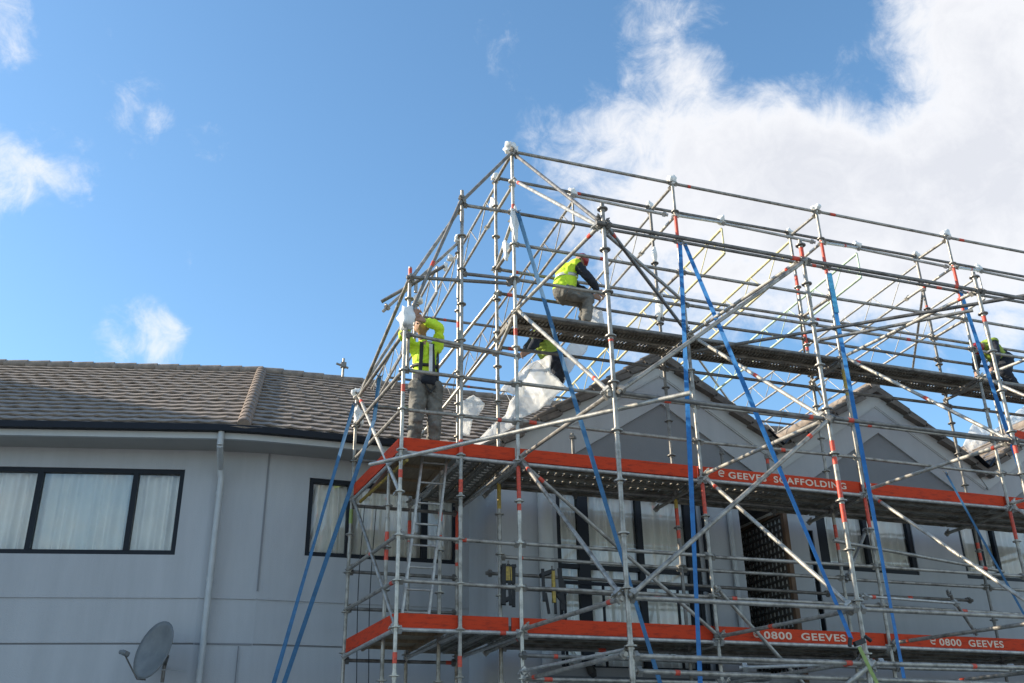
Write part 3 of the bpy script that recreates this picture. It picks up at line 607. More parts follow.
for c, r, sz in (((XC3 - .01, Y3, 9.89), .065, 1), ((3.85, Y3, 9.52), .055, 1), ((3.77, Y3, 9.36), .045, 1.3), ((3.34, Y3, 8.70), .065, 1), ((XA3, Y3, 7.02), .075, 1), ((XA3 + .03, Y3 - .03, 6.66), .065, 2.0),
                 ((XC, Y1 - .02, 8.9), .048, 5), ((XC - .02, Y1 + .25, 8.62), .05, 2.6), ((X1, Y2 - .02, 8.40), .055, 4.5), ((X1, Y2, 9.3), .045, 3), ((2.635, Y1 - .03, 7.22), .088, 2.0), ((XC - .02, Y2 + .05, 9.75), .05, 3)):
    wrap(c, r, sz=sz, seed=k); k += 1

# ------------------------------------------------------------------ decks: every plank is its own thing
def plank_mesh(L_, w_=.305, m='plank', loft=0):
    mb = MB(); t = .004; h = .05
    for y0, y1 in ((0, .02), (.075, .115), (.19, .23), (w_ - .02, w_)): mb.box(0, L_, y0, y1, -t, 0)
    n = int(L_ / .11)
    if loft:
        mb.box(0, L_, .02, .075, -t, -.001); mb.box(0, L_, .23, w_ - .02, -t, -.001)
        if loft == 1: mb.box(0, L_, .115, .19, -t, -.001)
        n = int(L_ / .055)
        for k in range(n):
            x0 = L_ * k / n; mb.box(x0, x0 + .026, .024, .112, -.030, -.0045); mb.box(x0, x0 + .026, .194, .282, -.030, -.0045)
            if loft == 2: mb.box(x0, x0 + (.055 if (k // 3) % 2 else .034), .115, .19, -.008, -.003)
        n = 0
    for k in range(n):
        x0 = L_ * k / n; mb.box(x0, x0 + .100, .02, .075, -t - .014, -.003); mb.box(x0 + .0, x0 + .080, .115, .19, -t - .014, -.003); mb.box(x0 + .02, x0 + .122, .23, w_ - .02, -t - .014, -.003)
    mb.box(0, L_, 0, .004, -h, -.0045); mb.box(0, L_, w_ - .004, w_, -h, -.0045); mb.box(0, L_, .004, .02, -h, -h + .004); mb.box(0, L_, w_ - .02, w_ - .004, -h, -h + .004)
    mb.box(-.03, .01, .01, w_ - .01, -.055, -.006); mb.box(L_ - .01, L_ + .03, .01, w_ - .01, -.055, -.006)
    me = bpy.data.meshes.new('deck_plank'); me.from_pydata(mb.v, [], mb.f); me.materials.append(M[m]); return me
pm257 = plank_mesh(2.50); pm265 = plank_mesh(2.05); loft_a = plank_mesh(2.5, loft=1); loft_b = plank_mesh(2.5, loft=2)
def plank(me, loc, rz, label, group):
    o = bpy.data.objects.new('deck_plank', me); o.location = loc; o.rotation_euler.z = rz; col.objects.link(o); return tag(o, label, 'deck plank', group)
for z, nm in ((3.47, 'lower'), (5.55, 'upper')):
    for k in range(2): plank(pm265, (XB + .37 + k * .32 + .02, Y1 + .11, z), R(90), 'steel plank running front to back in the %s walkway beside the ladder bay' % nm, 'ladder bay planks of the %s walkway' % nm)
    b = MB().box(0, .66, 0, 2.05, -.012, 0).box(0, .03, 0, 2.05, -.06, -.0125).box(.63, .66, 0, 2.05, -.06, -.0125)
    for k in range(4): b.box(.03, .63, .05 + k * .6, .08 + k * .6, -.05, -.0125)
    o = b.build('plywood_deck', M['ply']); o.location = (XA + .05, Y1 + .09, z); tag(o, 'tan plywood deck at the left end of the %s walkway' % nm, 'deck board')
    for i, a in enumerate(SX[:-1]):
        for k in range(4): plank(pm257, (a + .05, Y1 + .07 + k * .325, z), 0, 'perforated steel plank running along the %s orange-edged walkway' % nm, 'long planks of the %s walkway' % nm)
for i, a in enumerate(SX[:-1]):
    for k in range(2): plank(loft_b if k else loft_a, (a + .05, Y1 + .06 + k * .335, 7.60 - .0), 0, 'perforated steel plank of the high loft walkway above the gables', 'planks of the high loft walkway')
lp = MB()
# ------------------------------------------------------------------ toe boards with lettering
def text_mesh(body, size, loc, sx=1.25, parent=None):
    cu = bpy.data.curves.new('lettering', 'FONT'); cu.body = body; cu.size = size; cu.extrude = .0015; cu.offset = .0028; cu.space_character = 1.12
    t = bpy.data.objects.new('lettering', cu); col.objects.link(t); bpy.context.view_layer.update()
    dg = bpy.context.evaluated_depsgraph_get(); me = bpy.data.meshes.new_from_object(t.evaluated_get(dg)); bpy.data.objects.remove(t)
    me.materials.clear(); me.materials.append(M['cream']); o = bpy.data.objects.new('lettering', me); col.objects.link(o)
    o.rotation_euler = (R(90), 0, 0); xs = [v.co.x for v in me.vertices]; o.scale = (sx, 1, 1); o.location = loc; o.parent = parent; return o, (max(xs) - min(xs))
def toe(a, b, z, label, txt=None, h=.17):
    a = V(a); b = V(b); o = MB().bar((0, 0, h / 2), b - a + V((0, 0, h / 2)), .016, h / 2).build('toe_board', M['orange'], bevel=.004); o.location = (a.x, a.y, z)
    tag(o, label, 'toe board')
    if txt:
        body, x0, x1, hh = txt; ws = [text_mesh(w_, hh / .72, (0, -.0185, .042), parent=o) for w_ in body.split()]
        tot = sum(q[1] for q in ws) + .09 * (len(ws) - 1); sx = (x1 - x0) / tot; cx_ = x0 - a.x
        for t, wd in ws: t.scale.x = sx; t.location.x = cx_; cx_ += (wd + .09) * sx
    return o
for z, nm, txt in ((5.475, 'upper', (None, ('GEEVES SCAFFOLDING', 7.16, 9.06, .090), None, None)), (3.385, 'lower', (None, ('0800 GEEVES', 7.42, 8.66, .090), ('0800 GEEVES', 10.18, 11.28, .090), None))):
    toe((XA + .04, Y1 + .045, 0), (XC - .03 if nm == 'upper' else XB + .6, Y1 + .045, 0), z, 'short blank orange toe board over the ladder on the %s walkway' % nm)
    desc = ('blank orange toe board on the %s walkway, first right of the ladder', 'orange toe board lettered %s on the ' + nm + ' walkway, in front of the trellis screen', None, None)
    for i, (a, b) in enumerate(zip(SX[:-1], SX[1:])):
        if nm == 'upper': lab = ('blank orange toe board on the upper walkway, below the first gable', 'orange toe board lettered GEEVES SCAFFOLDING on the upper walkway', 'blank orange toe board on the upper walkway, below the second gable', 'blank orange toe board at the right end of the upper walkway')[i]
        else: lab = ('blank orange toe board on the lower walkway, in front of the sliding doors', 'orange toe board lettered 0800 GEEVES below the trellis screen', 'right-hand orange toe board lettered 0800 GEEVES on the lower walkway', 'blank orange toe board at the right end of the lower walkway')[i]
        toe((a - .02 if i else (XC - .0 if nm == 'upper' else XB + .64), Y1 + .045, 0), (b - .04, Y1 + .045, 0), z, lab, txt[i])
    toe((XA - .0, Y1 + .10, 0), (XA3 + .02, Y3 - .08, 0), z, 'orange toe board closing the left end of the %s walkway' % nm)
toe((12.42, 11.28, 0), (13.9, 11.6, 0), 6.62, 'sunlit orange board high at the right edge beside the blue strap')
# logo mark before the lettering: small cream swoosh
for tb in [o for o in col.objects if o.name.startswith('toe_board') and 'GEEVES' in str(o.get('label'))]:
    x0 = min(c.location.x for c in tb.children if c.name.startswith('lettering'))
    mk = MB()
    for i in range(9):
        t0 = math.pi * (.15 + i * .17); t1 = t0 + math.pi * .17
        mk.bar((x0 - .10 + .045 * math.cos(t0), -.019, .095 + .04 * math.sin(t0)), (x0 - .10 + .045 * math.cos(t1), -.019, .095 + .04 * math.sin(t1)), .0015, .009, up=(math.cos(t0), 0, math.sin(t0)))
    mk.bar((x0 - .145, -.019, .095), (x0 - .06, -.019, .10), .0015, .008)
    mk.build('logo_mark', M['cream'], tb)

# ------------------------------------------------------------------ ladder
lad = empty('ladder', (2.9, 11.5, 3.47), 'narrow grey metal ladder leaning up to the upper walkway at the left', 'ladder')
p0, p1 = V((2.74, 11.42, 3.47)), V((3.00, 11.58, 5.60)); off = V((.315, 0, 0))
for o_ in (V((0, 0, 0)), off): MB().bar(p0 + o_ - lad.location, p1 + o_ - lad.location, .013, .028, up=(0, 1, 0)).build('rail', M['alu'], lad)
for k in range(8): t = .06 + k * .125; c = p0.lerp(p1, t) - lad.location; MB().tube(c, c + off, .013, 8).build('rung', M['alu'], lad)

# ------------------------------------------------------------------ blue tie-down straps
def strap(pts, w_, label, m='strap', segs=10, hook=True, side=None):
    P_ = [V(p) for p in pts]; base = P_[-1]; mb = MB(); up_ = []
    n = len(P_); view = V((.34, .94, 0))
    for i in range(n - 1):
        d = (P_[i + 1] - P_[i]).normalized(); sd = d.cross(view).normalized(); t = d.cross(sd).normalized()
        m_ = max(1, int((P_[i + 1] - P_[i]).length / .4))
        for k in range(m_):
            a = P_[i].lerp(P_[i + 1], k / m_); b = P_[i].lerp(P_[i + 1], (k + 1) / m_)
            tw = .5 * math.sin((i * 7 + k) * .33); s2 = sd * math.cos(tw) + t * math.sin(tw)
            tw1 = .5 * math.sin((i * 7 + k + 1) * .33); s3 = sd * math.cos(tw1) + t * math.sin(tw1)
            vs = [a - s2 * w_ / 2, a + s2 * w_ / 2, b + s3 * w_ / 2, b - s3 * w_ / 2]; e = t * .0025
            mb.add([v - base - e for v in vs] + [v - base + e for v in vs], [(0, 1, 2, 3), (7, 6, 5, 4), (0, 4, 5, 1), (2, 6, 7, 3), (1, 5, 6, 2), (3, 7, 4, 0)])
    o = mb.build('tie_down_strap', M[m]); o.location = base; tag(o, label, 'strap')
    if hook:
        hk = MB(); q = P_[0] - base; hk.path([q + V((-.05, 0, .02)), q + V((0, -.03, -.05)), q + V((.05, 0, .02))], .007, 6); hk.build('hook', M['steel_dark'], o)
    return o
def ext(a, b, z=0.12):
    a = V(a); b = V(b); t = (z - a.z) / (b.z - a.z); return a + (b - a) * t
strap([(4.16, 11.12, 9.10), ext((4.16, 11.12, 9.1), (5.25, 10.0, 2.72))], .055, 'faded blue strap slanting from the ridge end down across the first gable and sliding doors', 'strap_dark')
strap([(6.69, 11.08, 9.02), ext((6.69, 11.08, 9.02), (5.45, 9.5, 2.68))], .058, 'bright blue strap hanging nearly upright below the second ridge post', 'strap')
strap([(6.78, 11.10, 9.02), (6.56, 8.42, 3.0)], .055, 'bright blue strap running from the second ridge post down to the yellow-green hook', 'strap')
strap([(9.27, 11.08, 8.93), (8.03, 9.5, 2.72), ext((9.27, 11.08, 8.93), (8.03, 9.5, 2.72))], .055, 'blue strap with pale top hanging below the third ridge post', 'strap')
strap([(11.86, 11.10, 9.05), (11.81, 10.8, 6.54), ext((11.86, 11.1, 9.05), (11.80, 10.75, 6.3))], .055, 'blue strap hanging below the fourth ridge post at far right', 'strap')
strap([(10.75, 11.08, 5.87), ext((10.75, 11.08, 5.87), (10.99, 10.5, 3.81))], .028, 'thin blue strap slanting in front of the right-hand windows', 'strap_dark')
strap([(2.42, 13.32, 6.84), ext((2.42, 13.32, 6.84), (1.57, 13.1, 2.97))], .055, 'blue strap slanting down left of the scaffold, the outer one of two', 'strap_dark')
strap([(2.61, 12.55, 6.98), (2.55, 12.5, 6.30), ext((2.55, 12.5, 6.30), (1.63, 12.6, 2.92))], .055, 'faded blue strap slanting down left of the scaffold, the inner one of two', 'strap_dark')
# pale top part of the third post strap
o = MB().bar((9.268, 11.06, 8.93), (9.268 - .155, 11.06 - .2, 8.13), .032, .003, up=(.34, .94, 0)).build('pale_webbing', M['strap_light']);
for q in col.objects:
    if q.get('label', '').startswith('blue strap with pale top'): o.parent = q; o.matrix_parent_inverse = Matrix.Translation(q.location).inverted()
# ratchet hook on the outer row
rh = empty('ratchet', (6.6, 8.38, 2.9), 'black ratchet with yellow-green tail hooked to the outer post at lower right', 'ratchet')
MB().obox((.02, 0, .06), (.06, 0, .02), (0, .02, 0), (-.008, 0, .022)).tube((-.08, 0, .1), (-.10, 0, .02), .02, 8).tube((.1, 0, .12), (.16, 0, .08), .02, 8).build('ratchet_body', M['black'], rh)
MB().bar((.0, -.01, .02), (.16, -.03, -.40), .018, .003, up=(.3, .9, 0)).build('webbing_tail', M['lime'], rh)

# ------------------------------------------------------------------ white sheeting (crumpled film)
def sheet(name, outline, depth, label, cat, seed, m='film', thick=.006, amp=.05, ysl=0, sub=5, sx=1.42, rot=-45):
    """outline: (x, z) points; film hangs at y = depth with folds"""
    me = bpy.data.meshes.new(name); bm = bmesh.new()
    outline = [(p[0] * sx, p[1]) for p in outline]; cx = sum(p[0] for p in outline) / len(outline); cz = sum(p[1] for p in outline) / len(outline)
    vs = [bm.verts.new((x - cx, 0, z - cz)) for x, z in outline]; bm.faces.new(vs); bmesh.ops.triangulate(bm, faces=bm.faces[:])
    for _ in range(sub): bmesh.ops.subdivide_edges(bm, edges=[e for e in bm.edges if e.calc_length() > .05], cuts=1); bmesh.ops.triangulate(bm, faces=bm.faces[:])
    for v in bm.verts:
        p = v.co.copy(); q = V((p.x * 2.6 + p.z * 1.5, seed, p.z * .9))
        v.co.y += amp * 2.0 * noise.noise(q * 1.5) + amp * .5 * abs(noise.noise(V((q.x * 5, seed, q.z * 2)))) + amp * .24 * noise.noise(p * 11) + ysl * p.z
        v.co.x += .012 * noise.noise(p * 9 + V((seed, 0, 0))); v.co.z += .012 * noise.noise(p * 9 + V((0, seed, 0)))
    for f_ in bm.faces: f_.smooth = True
    bm.to_mesh(me); bm.free(); me.materials.append(M[m]); o = bpy.data.objects.new(name, me); o.location = (cx / sx, depth, cz); o.rotation_euler.z = R(rot); col.objects.link(o)
    so_ = o.modifiers.new('thickness', 'SOLIDIFY'); so_.thickness = thick; return tag(o, label, cat)
sheet('plastic_sheet', [(4.44, 7.10), (4.62, 7.27), (4.78, 7.40), (4.95, 7.42), (4.93, 7.07), (4.99, 6.83), (5.14, 6.82), (4.74, 6.56), (4.36, 6.25), (4.24, 6.30), (4.45, 6.62), (4.62, 6.85), (4.40, 6.98)], 12.33, 'crumpled white film draped over the verge of the first gable, left of the dark-trousered worker', 'plastic sheet', 1, ysl=.1)
sheet('plastic_sheet', [(5.05, 7.12), (5.22, 7.45), (5.43, 7.85), (5.69, 7.88), (5.51, 7.52), (5.38, 7.28), (5.22, 6.95), (5.16, 6.85), (4.98, 6.88)], 12.5, 'white film strip hanging from the loft walkway, right of the dark-trousered worker', 'plastic sheet', 2, ysl=.05)
sheet('plastic_sheet', [(3.72, 6.58), (3.84, 6.70), (3.92, 6.62), (3.975, 6.53), (3.86, 6.30), (3.80, 6.12), (3.71, 6.15), (3.74, 6.38)], 12.2, 'small clear-white plastic bundle hanging inside the left bay over the roof tiles', 'plastic sheet', 3)
sheet('plastic_sheet', [(5.40, 8.02), (5.50, 8.10), (5.62, 8.0), (5.66, 7.62), (5.36, 7.62)], 11.75, 'bright white film bunched on the loft walkway under the seated worker', 'plastic sheet', 4)
sheet('plastic_sheet', [(15.05, 7.95), (15.25, 8.42), (15.5, 8.2), (16.1, 8.75), (16.4, 8.1), (16.2, 6.9), (15.7, 6.95), (15.45, 7.5), (15.2, 7.55)], 14.3, 'sunlit cream-white film at the far right behind the second gable', 'plastic sheet', 5, amp=.07)
# drooping strip tied along the plan brace
wv = []

# ------------------------------------------------------------------ hanging kit
def kit(name, pts, loc, label, cat, yel=None):
    e = empty(name, loc, label, cat); mb = MB(); r_ = random.Random(len(pts))
    for a, b in pts: mb.bar(a, b, .016 + .014 * r_.random(), .036 + .016 * r_.random(), up=(.34, .94, 0))
    mb.build('webbing', M['black'], e)
    if yel: MB().obox(yel[0], (yel[1], 0, 0), (0, .02, 0), (0, 0, yel[2])).build('yellow_pad', M['yellow'], e, bevel=.008)
    MB().tube((0, 0, .0), (.0, 0, .05), .012, 8).build('hook', M['steel_dark'], e)
    return e
kit('safety_harness', [((-.06, 0, 0), (-.07, 0, -.5)), ((.07, 0, 0), (.06, 0, -.52)), ((-.06, 0, -.2), (.06, 0, -.22)), ((-.06, .01, -.45), (.06, .01, -.4)), ((0, 0, 0), (.02, 0, -.5)), ((-.09, 0, -.05), (.09, 0, -.02))], (4.22, 11.88, 4.32), 'black safety harness with yellow back pad hanging behind the front post at left', 'harness', ((-.02, -.03, -.12), .05, .09))
kit('safety_harness', [((-.13, 0, 0), (-.12, 0, -.40)), ((.10, 0, .02), (.13, 0, -.5)), ((-.16, 0, -.08), (.0, 0, -.02)), ((.13, 0, -.1), (.17, 0, -.3)), ((-.1, 0, -.3), (-.06, 0, -.55)), ((.02, 0, 0), (.03, 0, -.55)), ((.05, 0, -.3), (.16, 0, -.42))], (4.80, 11.85, 4.28), 'tangled black harness with long yellow strap hanging in front of the grey column', 'harness', ((.0, -.03, -.22), .022, .20))
e = MB().tube((0, 0, 0), (.06, 0, -.14), .045, 12, r2=.06).tube((.06, 0, -.14), (.09, 0, -.2), .06, 12, r2=.03).build('pouch', M['black']); e.location = (5.50, 12.45, 3.25); tag(e, 'small dark pouch hanging under the lower walkway by the column', 'pouch')
rp = MB()
for q in ((2.60, 13.2), (2.78, 13.3)):
    pts = [V((q[0] + .02 * math.sin(z * 2 + q[0]), q[1], z)) for z in [5.3 - .2 * i for i in range(16)]]; rp.path([p - V((2.7, 13.25, 2.3)) for p in pts], .006, 6)
o = rp.build('rope', M['black']); o.location = (2.7, 13.25, 2.3); tag(o, 'thin dark ropes dangling inside the left end of the scaffold', 'rope')
ct = empty('tube_clamp', (2.98, 17.8, 9.36), 'small galvanised tube clamp standing on the main roof near the ridge', 'clamp')
MB().tube((0, 0, -.25), (0, 0, .14), .024).tube((-.14, 0, .02), (.10, 0, -.05), .022).build('tube', M['steel'], ct); MB().obox((0, 0, 0), (.05, 0, 0), (0, .05, 0), (0, 0, .05)).build('coupler', M['steel_dark'], ct)
hw = MB()

# ------------------------------------------------------------------ people
def blobmesh(limbs, vox=.014, smooth=3):
    """one continuous surface from tapered limbs (a, ra, b, rb)"""
    bm = bmesh.new()
    for a, ra, b, rb in limbs:
        a = V(a); b = V(b)
        for p, r in ((a, ra), (b, rb)):
            g = bmesh.ops.create_icosphere(bm, subdivisions=2, radius=r); bmesh.ops.translate(bm, verts=g['verts'], vec=p)
        d = b - a
        if d.length > 1e-4:
            g = bmesh.ops.create_cone(bm, cap_ends=True, segments=14, radius1=ra, radius2=rb, depth=d.length)
            bmesh.ops.rotate(bm, verts=g['verts'], cent=(0, 0, 0), matrix=d.to_track_quat('Z', 'Y').to_matrix()); bmesh.ops.translate(bm, verts=g['verts'], vec=(a + b) / 2)
    me = bpy.data.meshes.new('tmp'); bm.to_mesh(me); bm.free(); t = bpy.data.objects.new('tmp', me); col.objects.link(t)
    rm = t.modifiers.new('r', 'REMESH'); rm.mode = 'VOXEL'; rm.voxel_size = vox; sm = t.modifiers.new('s', 'SMOOTH'); sm.iterations = smooth; sm.factor = .5
    bpy.context.view_layer.update(); dg = bpy.context.evaluated_depsgraph_get(); out_ = bpy.data.meshes.new_from_object(t.evaluated_get(dg)); bpy.data.objects.remove(t)
    for p in out_.polygons: p.use_smooth = True
    return out_
def mk(name, limbs, m, parent=None, vox=.014, smooth=3):
    me = blobmesh(limbs, vox, smooth)
    if name in ('trousers', 'jacket', 'vest', 'shirt'):
        nm_ = [v.normal.copy() for v in me.vertices]
        for v, n_ in zip(me.vertices, nm_):
            q = v.co; f_ = noise.noise(V((q.x * 7, q.y * 7, q.z * 15 + 4 * noise.noise(q * 5)))) ; g_ = noise.noise(V((q.x * 16 + 9, q.y * 16, q.z * 28)))
            v.co = v.co + n_ * (.024 * f_ - .012 * abs(g_) + (.010 if name == 'trousers' else .004))
        me.update()
    me.name = name; me.materials.clear(); me.materials.append(M[m]); o = bpy.data.objects.new(name, me); col.objects.link(o)
    if parent: o.parent = parent
    return o
def hand(wrist, d, side, curl):
    """palm and five bent fingers; d = direction of the hand, side = thumb side, curl = palm-facing direction"""
    d = V(d).normalized(); s_ = V(side); s_ = (s_ - d * s_.dot(d)).normalized(); c = V(curl); c = (c - d * c.dot(d)).normalized(); w_ = V(wrist); L_ = []
    for k in (-1, 0, 1): L_.append((w_ + s_ * .012 * k, .022, w_ + d * .085 + s_ * .026 * k, .018))
    for k, ln_ in zip((1.5, .5, -.5, -1.5), (.066, .075, .070, .055)):
        b0 = w_ + d * .09 + s_ * .021 * k; b1 = b0 + (d * .8 + c * .5).normalized() * ln_ * .5; b2 = b1 + (d * .2 + c).normalized() * ln_ * .5
        L_ += [(b0, .0105, b1, .0095), (b1, .0095, b2, .0085)]
    t0 = w_ + d * .03 + s_ * .03; t1 = t0 + (s_ + d * .6).normalized() * .04; t2 = t1 + (d + c * .5).normalized() * .035
    L_ += [(t0, .014, t1, .012), (t1, .012, t2, .010)]; return L_
def person(J, label, loc, skin='skin', trousers='trousers', top='hivis', sleeves='hivis', helmet='helmet_red', vest=True, hat=True, hair=False, gloves=None, fit=1.0):
    """J: joints relative to loc"""
    J = {k: V(v) for k, v in J.items()}; look = J['look'].normalized(); hd = J['head']; upv = (hd - J['neck']).normalized(); sd = look.cross(upv).normalized()
    body = [(J['pelvis'], .125, J['chest'], .135), (J['chest'], .12, J['neck'], .055), (J['neck'], .055, hd - upv * .04, .055), (hd, .088, hd + upv * .035 - look * .012, .092), (hd + look * .04 - upv * .06, .05, hd + look * .045 - upv * .01, .055),
            (hd + look * .095 - upv * .01, .013, hd + look * .105 - upv * .025, .016), (hd + sd * .088, .018, hd + sd * .09 - upv * .03, .014), (hd - sd * .088, .018, hd - sd * .09 - upv * .03, .014),
            (hd + look * .085 - upv * .055 - sd * .02, .011, hd + look * .085 - upv * .055 + sd * .02, .011)]
    for s_ in 'LR':
        body += [(J['chest'] * .55 + J['sh' + s_] * .45 + V((0, 0, .02)), .085, J['sh' + s_], .062), (J['sh' + s_], .058, J['el' + s_], .043), (J['el' + s_], .042, J['wr' + s_], .028), (J['hip' + s_], .098, J['kn' + s_], .062), (J['kn' + s_], .060, J['an' + s_], .038), (J['an' + s_], .045, J['toe' + s_], .035), (J['pelvis'], .11, J['hip' + s_], .10)]
        body += hand(J['wr' + s_], J['hd' + s_], J['th' + s_], J['cu' + s_])
    p = mk('person', body, skin, vox=.0095, smooth=2); p.location = loc; tag(p, label, 'person')
    tr_ = [(J['pelvis'] + V((0, 0, .04)), .142, J['pelvis'], .150)]
    for s_ in 'LR': tr_ += [(J['pelvis'], .130, J['hip' + s_], .118), (J['hip' + s_], .122, J['kn' + s_], .088), (J['kn' + s_], .090, J['an' + s_] + (J['kn' + s_] - J['an' + s_]).normalized() * .05, .078)]
    mk('trousers', [(a, ra * fit, b, rb * fit) for a, ra, b, rb in tr_], trousers, p, .014)
    tp = [(J['pelvis'] + (J['chest'] - J['pelvis']) * .15, .146, J['chest'], .155), (J['chest'], .150, J['neck'] - (J['neck'] - J['chest']) * .2, .072)]
    sv = []
    for s_ in 'LR':
        tp += [(J['chest'] * .5 + J['sh' + s_] * .5, .10, J['sh' + s_], .076)]
        sv += [(J['sh' + s_], .078, J['el' + s_], .064), (J['el' + s_], .062, J['wr' + s_] + (J['el' + s_] - J['wr' + s_]).normalized() * .03, .046)]
    if top == sleeves: mk('jacket', tp + sv, top, p, .014)
    else: mk('vest', [(a, ra + .006, b, rb + .006) for a, ra, b, rb in tp], top, p, .014); mk('shirt', sv + tp, sleeves, p, .014)
    for s_ in 'LR': mk('boot', [(J['an' + s_], .056, J['an' + s_] + V((0, 0, -.03)), .056), (J['an' + s_] + V((0, 0, -.03)), .050, J['toe' + s_], .044)], 'boot', p, .012)
    if hat:
        hb = blobmesh([(hd + upv * .045 - look * .008, .108, hd + upv * .06 - look * .008, .090), (hd + upv * .02 + look * .09 - sd * .04, .022, hd + upv * .02 + look * .09 + sd * .04, .022)], .010, 2)
        bm = bmesh.new(); bm.from_mesh(hb); bmesh.ops.bisect_plane(bm, geom=bm.verts[:] + bm.edges[:] + bm.faces[:], plane_co=hd + upv * .015, plane_no=upv, clear_inner=True); bm.to_mesh(hb); bm.free()
        hb.materials.clear(); hb.materials.append(M[helmet]); o = bpy.data.objects.new('helmet', hb); col.objects.link(o); o.parent = p
        MB().path([hd + sd * .1 + upv * .02, hd + sd * .085 - upv * .06 + look * .03, hd - upv * .11 + look * .05, hd - sd * .085 - upv * .06 + look * .03, hd - sd * .1 + upv * .02], .006, 6).build('chin_strap', M['black'], p)
    # eyes: small dark insets
    MB().tube(hd + look * .086 + sd * .032 + upv * .008, hd + look * .096 + sd * .032 + upv * .008, .010, 8).tube(hd + look * .086 - sd * .032 + upv * .008, hd + look * .096 - sd * .032 + upv * .008, .010, 8).build('eyes', M['black'], p)
    return p
def belt(p, J, t, m, name, half, r=.158):
    J0 = V(J['pelvis']); J1 = V(J['chest']); c = J0.lerp(J1, t); d = (J1 - J0).normalized()
    # follow the ellipse of the torso
    x = V((1, 0, 0)); y = d.cross(x).normalized(); mb = MB(); n = 28; vs = []
    for k in (-1, 1):
        for i in range(n): a = 2 * math.pi * i / n; vs.append(c + d * half * k + x * r * 1.0 * math.cos(a) + y * r * 1.0 * math.sin(a))
    mb.add(vs, [(i, (i + 1) % n, n + (i + 1) % n, n + i) for i in range(n)], True); o = mb.build(name, M[m], p); s_ = o.modifiers.new('t', 'SOLIDIFY'); s_.thickness = .008; return o

# worker 1: standing on the upper walkway at the left corner, arms raised, wrapping a tube end
J1 = dict(pelvis=(.08, 0, .98), chest=(.03, -.08, 1.34), neck=(-.01, -.13, 1.53), head=(-.05, -.20, 1.68), look=(-.45, -.85, .15),
          hipL=(-.02, 0, .93), hipR=(.18, .0, .93), knL=(-.05, -.06, .50), knR=(.20, .0, .50), anL=(-.07, .02, .10), anR=(.20, .08, .10), toeL=(-.10, -.12, .045), toeR=(.22, -.08, .045),
          shL=(-.16, -.10, 1.46), shR=(.19, -.12, 1.46), elL=(-.31, -.30, 1.50), elR=(.17, -.30, 1.67), wrL=(-.24, -.42, 1.72), wrR=(-.08, -.42, 1.68),
          hdL=(.5, -.3, .5), hdR=(-1, -.1, .15), thL=(.5, 0, -1), thR=(0, 0, 1), cuL=(1, -1, 0), cuR=(-.3, -1, -.3))
w1 = person(J1, 'worker in hi-vis jacket and grey trousers standing with raised arms at the left corner', (2.95, 11.62, 5.56), hat=False)
MB().tube(V(J1['head']) + V((0, .02, .04)), V(J1['head']) + V((0.0, .015, .095)), .101, 16, r2=.06).build('cap', M['dark_cloth'], w1)
belt(w1, J1, .60, 'black', 'harness_belt', .02, .166); belt(w1, J1, .12, 'dark_cloth', 'shirt_hem', .07, .162)
hs = MB()
for s_ in (-1, 1): hs.bar(V((.03 + s_ * .09, -.235, 1.02)), V((.02 + s_ * .07, -.245, 1.45)), .024, .006, up=(0, 1, 0))
hs.bar(V((.215, -.10, 1.0)), V((.19, -.16, 1.48)), .03, .008, up=(1, -.5, 0)); hs.build('harness_straps', M['black'], w1)
MB().bar(V((.075, -.243, 1.05)), V((.07, -.250, 1.44)), .022, .004, up=(0, 1, 0)).build('reflective_tape', M['reflect'], w1)
MB().path([V((.0, -.1, 1.0)), V((.10, -.16, .80)), V((.20, -.1, .95))], .012, 6).build('lanyard', M['black'], w1)
# worker 2: seated on the loft guard rail, leaning forward
J2 = dict(pelvis=(0, 0, .56), chest=(.10, -.02, .90), neck=(.20, -.04, 1.06), head=(.30, -.06, 1.12), look=(.85, -.3, -.45),
          hipL=(.05, .09, .53), hipR=(.05, -.09, .53), knL=(.42, .10, .50), knR=(.40, -.10, .46), anL=(.40, .10, .07), anR=(.32, -.10, .05), toeL=(.53, .10, -.01), toeR=(.45, -.12, -.02),
          shL=(.16, .17, .99), shR=(.17, -.20, .97), elL=(.36, .16, .76), elR=(.38, -.24, .74), wrL=(.55, .08, .62), wrR=(.54, -.16, .58), hdL=(.9, -.3, -.3), hdR=(.9, .3, -.3), thL=(0, 0, 1), thR=(0, 0, 1), cuL=(0, -.3, -1), cuR=(0, .3, -1))
for kk in J2: 
    if kk not in ('look',): J2[kk] = tuple(V(J2[kk]) * (.92 if kk[:2] not in ('hd', 'th', 'cu') else 1))
w2 = person(J2, 'worker in red helmet and hi-vis vest sitting hunched on the loft rail against the sky', (4.98, 11.56, 7.65), sleeves='dark_cloth', fit=.86)
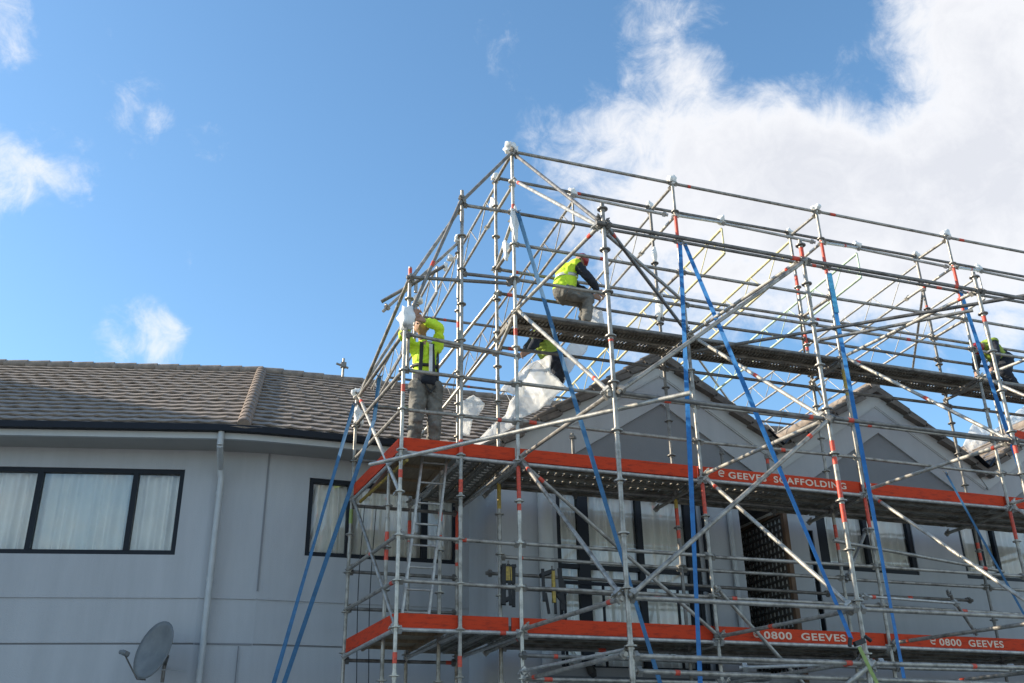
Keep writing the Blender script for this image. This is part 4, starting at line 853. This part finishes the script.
belt(w2, J2, .75, 'reflect', 'reflective_tape', .025, .163)
# worker 3: half hidden behind the loft walkway, on the gable verge, between the white films
J3 = dict(pelvis=(.05, 0, .62), chest=(-.10, -.05, .90), neck=(-.20, -.08, 1.04), head=(-.27, -.10, 1.14), look=(-.8, -.4, -.4),
          hipL=(.05, .09, .60), hipR=(.07, -.09, .58), knL=(.12, .08, .34), knR=(.16, -.10, .34), anL=(-.02, .08, .10), anR=(.02, -.10, .08), toeL=(-.12, .06, .05), toeR=(-.10, -.12, .04),
          shL=(-.15, .16, .99), shR=(-.14, -.19, .97), elL=(-.3, .1, .76), elR=(-.28, -.22, .74), wrL=(-.42, .0, .62), wrR=(-.40, -.22, .58), hdL=(-.9, 0, -.4), hdR=(-.9, 0, -.4), thL=(0, 0, 1), thR=(0, 0, 1), cuL=(0, 0, -1), cuR=(0, 0, -1))
w3 = person(J3, 'worker with dark trousers bending below the loft walkway between two white films', (5.16, 12.62, 6.98), trousers='dark_cloth', top='hivis_dull', sleeves='dark_cloth', helmet='helmet_white')
# worker 4: bent over at the right end of the loft walkway
J4 = dict(pelvis=(.36, .05, .72), chest=(.10, -.02, .86), neck=(-.06, -.05, .86), head=(-.18, -.07, .80), look=(-.6, -.5, -.6),
          hipL=(.38, .14, .66), hipR=(.38, -.06, .66), knL=(.22, .16, .40), knR=(.25, -.08, .38), anL=(.42, .16, .10), anR=(.46, -.08, .10), toeL=(.30, .14, .045), toeR=(.32, -.12, .045),
          shL=(.02, .15, .88), shR=(.04, -.20, .88), elL=(-.08, .16, .60), elR=(-.02, -.26, .60), wrL=(-.20, .08, .40), wrR=(-.16, -.22, .38), hdL=(-.3, -.2, -.8), hdR=(-.3, .2, -.8), thL=(0, -1, 0), thR=(0, 1, 0), cuL=(-1, 0, 0), cuR=(-1, 0, 0))
w4 = person(J4, 'worker in red helmet crouching over the right end of the loft walkway', (12.80, 11.78, 7.60), sleeves='dark_cloth', trousers='dark_cloth', top='hivis_dull')
w4_lab = 1
